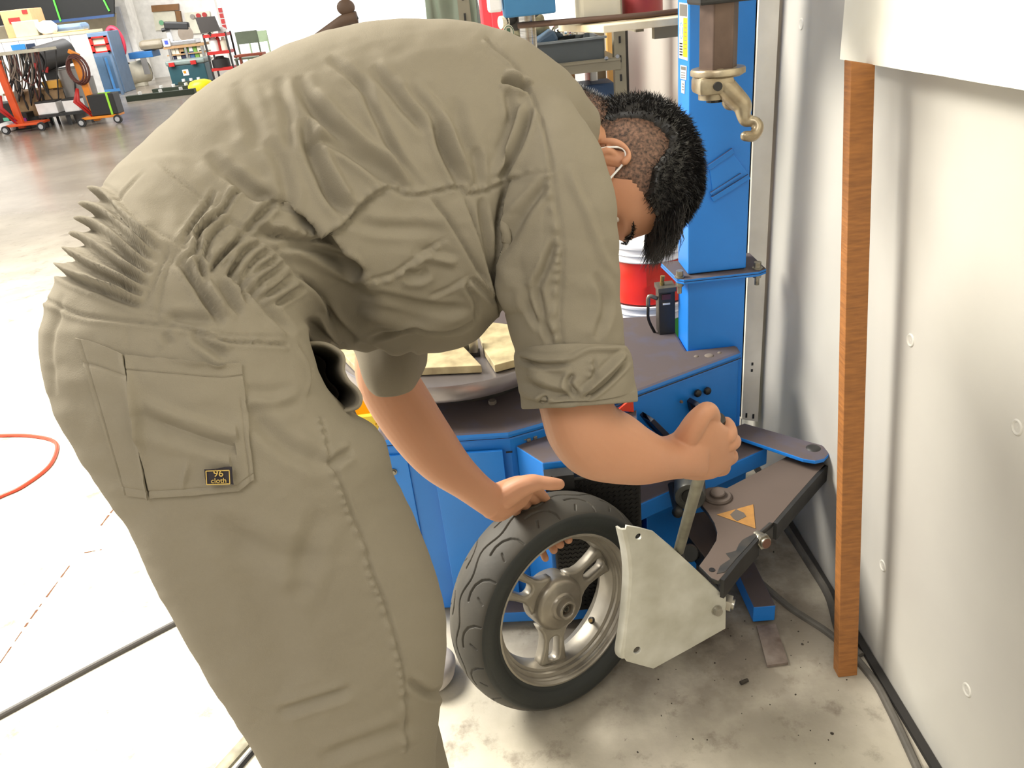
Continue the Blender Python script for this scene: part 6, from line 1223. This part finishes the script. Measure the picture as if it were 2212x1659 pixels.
# shelving with tray
Ysf = 2.62; mshelf = mat('shelf grey', '86806f', .5, .2); x0, x1 = -.02, .445
t = thing('steel_shelving', 'grey slotted steel shelving behind the machine loaded with clutter', 'shelving', ((x0+x1)/2, Ysf, 0))
zA = aty(1345, 138, Ysf)[2]+.028
for x in (x0, x1):
    for y in (Ysf, Ysf+.42):
        b = B(); b.box((x, y, .75), (.035, .004, 1.5)); b.box((x+(.016 if x == x0 else -.016), y+.018, .75), (.004, .035, 1.5)); p_ = ob('upright', b, mshelf, t)
        if y == Ysf:
            for k in range(16): b = B(); b.box((x, y-.0025, .55+k*.055), (.006, .003, .02)); ob('slot', b, mblk, p_)
zs = (zA-.44, zA-.03, zA+.24)
for z in (.1, .42, zA-.27, zA-.012):
    b = B(); b.box(((x0+x1)/2, Ysf+.21, z), (x1-x0, .44, .006)); b.box(((x0+x1)/2, Ysf-.004, z-.012), (x1-x0, .004, .036)); ob('shelf_panel', b, mshelf, t)
for px_ in ((1310, 126), (1334, 122)): p = aty(*px_, Ysf-.01); b = B(); b.cyl(p, p+np.array([0, .006, 0]), .006, n=10); ob('bolt', b, msil, t)
zt = zA-.009; xa = .135; xb = .395
t = thing('parts_tray', 'dark grey plastic parts tray on the upper shelf', 'tray', ((xa+xb)/2, Ysf, zt)); b = B(); mtr = mat('tray grey', '4d5356', .5)
b.box(((xa+xb)/2, Ysf+.15, zt+.003), (xb-xa, .28, .006)); b.box(((xa+xb)/2, Ysf+.01, zt+.032), (xb-xa, .006, .062)); b.box(((xa+xb)/2, Ysf+.29, zt+.032), (xb-xa, .006, .062)); b.box((xa, Ysf+.15, zt+.032), (.006, .28, .062)); b.box((xb, Ysf+.15, zt+.032), (.006, .28, .062)); ob('tray_body', b, mtr, t)
b = B(); b.box(((xa+xb)/2, Ysf+.002, zt+.064), (xb-xa+.02, .02, .006)); ob('tray_rim', b, mat('tray rim', '6b7276', .5), t)
b = B(); b.sph((.30, Ysf+.13, zt+.075), .055, 24, 16, (1, .9, .8)); t = tag(ob('chrome_cover', b, mat('chrome', 'c9c6c0', .08, 1), None, True), 'shiny chrome cover lying in the grey tray', 'cover')
b = B(); b.box((.215, Ysf+.12, zt+.062), (.09, .16, .035), R3=Matrix.Rotation(-.45, 3, 'Y'), bev=.008); tag(ob('blue_cover', b, mat('denim', '41586f', .6)), 'slate blue cover leaning in the grey tray', 'cover')
bm = bmesh.new(); bmesh.ops.create_icosphere(bm, subdivisions=4, radius=.06)
for v in bm.verts: v.co *= 1+.35*mnoise.noise(v.co*22); v.co = Vector((v.co.x*1.1+.19, v.co.y+Ysf+.22, v.co.z*.65+zt+.105))
me = bpy.data.meshes.new('g'); bm.to_mesh(me); bm.free(); tag(link('work_glove', me, mat('glove', '8f8a6d', .8, c2='5e5a45', scale=30), None, True), 'crumpled olive work glove behind the slate cover', 'glove')
for q, r, m_, lb, nm in (((1088, 48), .016, mcrm, 'small cream knob on the dark motor at the shelf end', 'cream_knob'),):
    p = aty(*q, Ysf-.03); b = B(); b.cyl(p, p+np.array([.045, .05, .01]), r, n=16); b.cyl(p+np.array([.03, .03, .0]), p+np.array([.10, .12, .03]), .03, n=20); t = thing('small_motor', 'small dark motor with cream knob at the left end of the shelf', 'motor', tuple(p)); ob('motor_body', b, mdk, t, smooth='auto'); b = B(); b.cyl(p-np.array([.01, .0, 0]), p+np.array([.01, .01, .0]), .018, n=16); ob('knob', b, mcrm, t)
p = aty(1099, 72, Ysf-.05); t = thing('oval_badge', 'oval cream and green badge standing at the shelf end', 'badge', tuple(p-np.array([0, 0, .03]))); b = B(); b.add([(p[0]+.017*math.cos(a), p[1], p[2]+.024*math.sin(a)) for a in [2*PI*i/20 for i in range(20)]]+[(p[0]+.017*math.cos(a), p[1]+.008, p[2]+.024*math.sin(a)) for a in [2*PI*i/20 for i in range(20)]], [tuple(range(20))[::-1], tuple(range(20, 40))]+[(i, (i+1) % 20, 20+(i+1) % 20, 20+i) for i in range(20)]); ob('badge_plate', b, mcrm, t)
b = B(); b.tube([(p[0]+.0145*math.cos(a), p[1]-.001, p[2]+.0205*math.sin(a)) for a in [2*PI*i/20 for i in range(20)]], .0012, 5, True); b.box((p[0], p[1]-.001, p[2]), (.010, .002, .028)); ob('badge_print', b, mat('badge green', '3f5b45', .6), t)
for i in range(3): b = B(); pz = p+np.array([-.005+.012*i, .05, -.045-.006*i]); b.lathe([(0, 0), (.022, 0), (.024, .006), (.02, .010), (0, .012)], pz, (0, 0, 1), n=16); tag(ob('tin_disc', b, msil, None, 'auto'), ('lowest', 'middle', 'topmost')[2-i]+' of the bright metal lids heaped at the shelf end', 'disc')
# top board with pipe, bench vise box
zb = 1.222; b = B(); V = [aty(1218, 18, 2.05), aty(1282, 62, 1.93), aty(1480, 44, 1.93), aty(1480, 8, 2.25)]
V = [(.215, 2.18, zb), (.295, 1.95, zb), (.60, 1.95, zb), (.60, 2.25, zb)]; b.prism(V, (0, 0, .016)); o = ob('plywood_board', b, mat('cream board', 'e8dcc0', .6, c2='cdb994', scale=12), bev=.002); tag(o, 'cream plywood board lying flat behind the blue column', 'board')
b = B(); b.tube([(.11, 2.10, zb+.028), (.40, 2.02, zb+.024), (.62, 2.03, zb+.024)], .007, 8); tag(ob('flat_bar', b, mat('rusty bar', '5c463a', .6, .4), None, True), 'rusty steel bar lying along the edge of the plywood board', 'bar')
p = aty(1370, 5, 2.15); b = B(); b.lathe([(0, 0), (.05, 0), (.05, .12), (0, .12)], (p[0]+.02, 2.15, zb+.017), (0, 0, 1), n=24); tag(ob('red_tin', b, mat('dark red tin', '8c2f33', .5), None, 'auto'), 'dark red speckled tin on the plywood board', 'tin')
p = aty(1290, 5, 2.12); b = B(); b.box((p[0]+.0, 2.12, zb+.05), (.10, .10, .066), bev=.01); tag(ob('cream_box', b, mcrm), 'cream box on the plywood board next to the red tin', 'box')
b = B(); zq = zb; pp0 = atx(1400, 0, .5); b.box((.52, 2.10, zb-.02), (.16, .03, .03)); b.box((.59, 2.09, zb-.60), (.02, .03, 1.2)); b.box((.425, 2.40, zb-.012), (.02, .42, .02)); ob('board_bracket', b, mshelf, o)
p = aty(1138, 36, 2.12); t = thing('chrome_post', 'chrome post with a light blue box clamped on top behind his shoulder', 'post', (p[0], 2.12, 0)); b = B(); b.cyl((p[0]-.003, 2.12, 0), (p[0], 2.12, p[2]+.02), .0205, n=28); ob('tube', b, mat('brushed chrome', 'c2beb6', .25, .9, stretch=(1, 1, 30), c2='8f8b84', scale=20), t, smooth='auto')
xa, xb = aty(1088, 20, 2.08)[0], aty(1200, 20, 2.08)[0]; zq = aty(1140, 34, 2.08)[2]; b = B(); b.box(((xa+xb)/2, 2.12, zq+.06), (xb-xa, .10, .12), bev=.004); ob('blue_box', b, mat('sky blue', '3f7fae', .4), t)
b = B(); b.box((xa-.02, 2.10, zq+.04), (.035, .06, .05), bev=.006); b.cyl((xa-.03, 2.07, zq+.07), (xa-.03, 2.12, zq+.07), .014, n=12); ob('white_switch', b, mwh, t)
# lower clutter: case, blue crate, wood
for q, Y_, m_, nm, lb, ct in (((1228, 184, 1330, 206), 2.7, mat('navy crate', '2a4468', .5), 'navy_crate', 'navy blue crate on the lower shelf above his head', 'crate'), ((1225, 140, 1243, 175), 2.75, mat('wood pale', 'a87b4c', .6), 'wood_block', 'upright wooden block on the lower shelf', 'block'), ((1275, 136, 1292, 178), 2.8, mwh, 'white_bottle', 'narrow white bottle on the lower shelf', 'bottle')):
    xc, z0_, z1_, wd_ = pxbox(*q, Y_); zf = zA-.266 if Y_ > 2.45 else 0
    b = B(); b.box((xc, Y_+.08, (z1_+zf)/2 if zf else z1_-.04), (wd_, .14, (z1_-zf) if zf else .08), bev=.006); tag(ob(nm, b, m_), lb, ct)
b = B(); xw = .48; b.box((xw, 2.98, .72), (.04, .035, 1.44)); tag(ob('pine_batten', b, mat('pine batten', 'd6a45c', .6)), 'upright pine batten between the shelving and the grey wall', 'batten')
b = B(); b.box((xw+.045, 3.02, .72), (.03, .03, 1.44)); tag(ob('dark_gap_strip', b, mdk), 'black strip put in for the dark gap right of the pine batten', 'bar')  # black strip painted in for the shade of the gap beside the batten
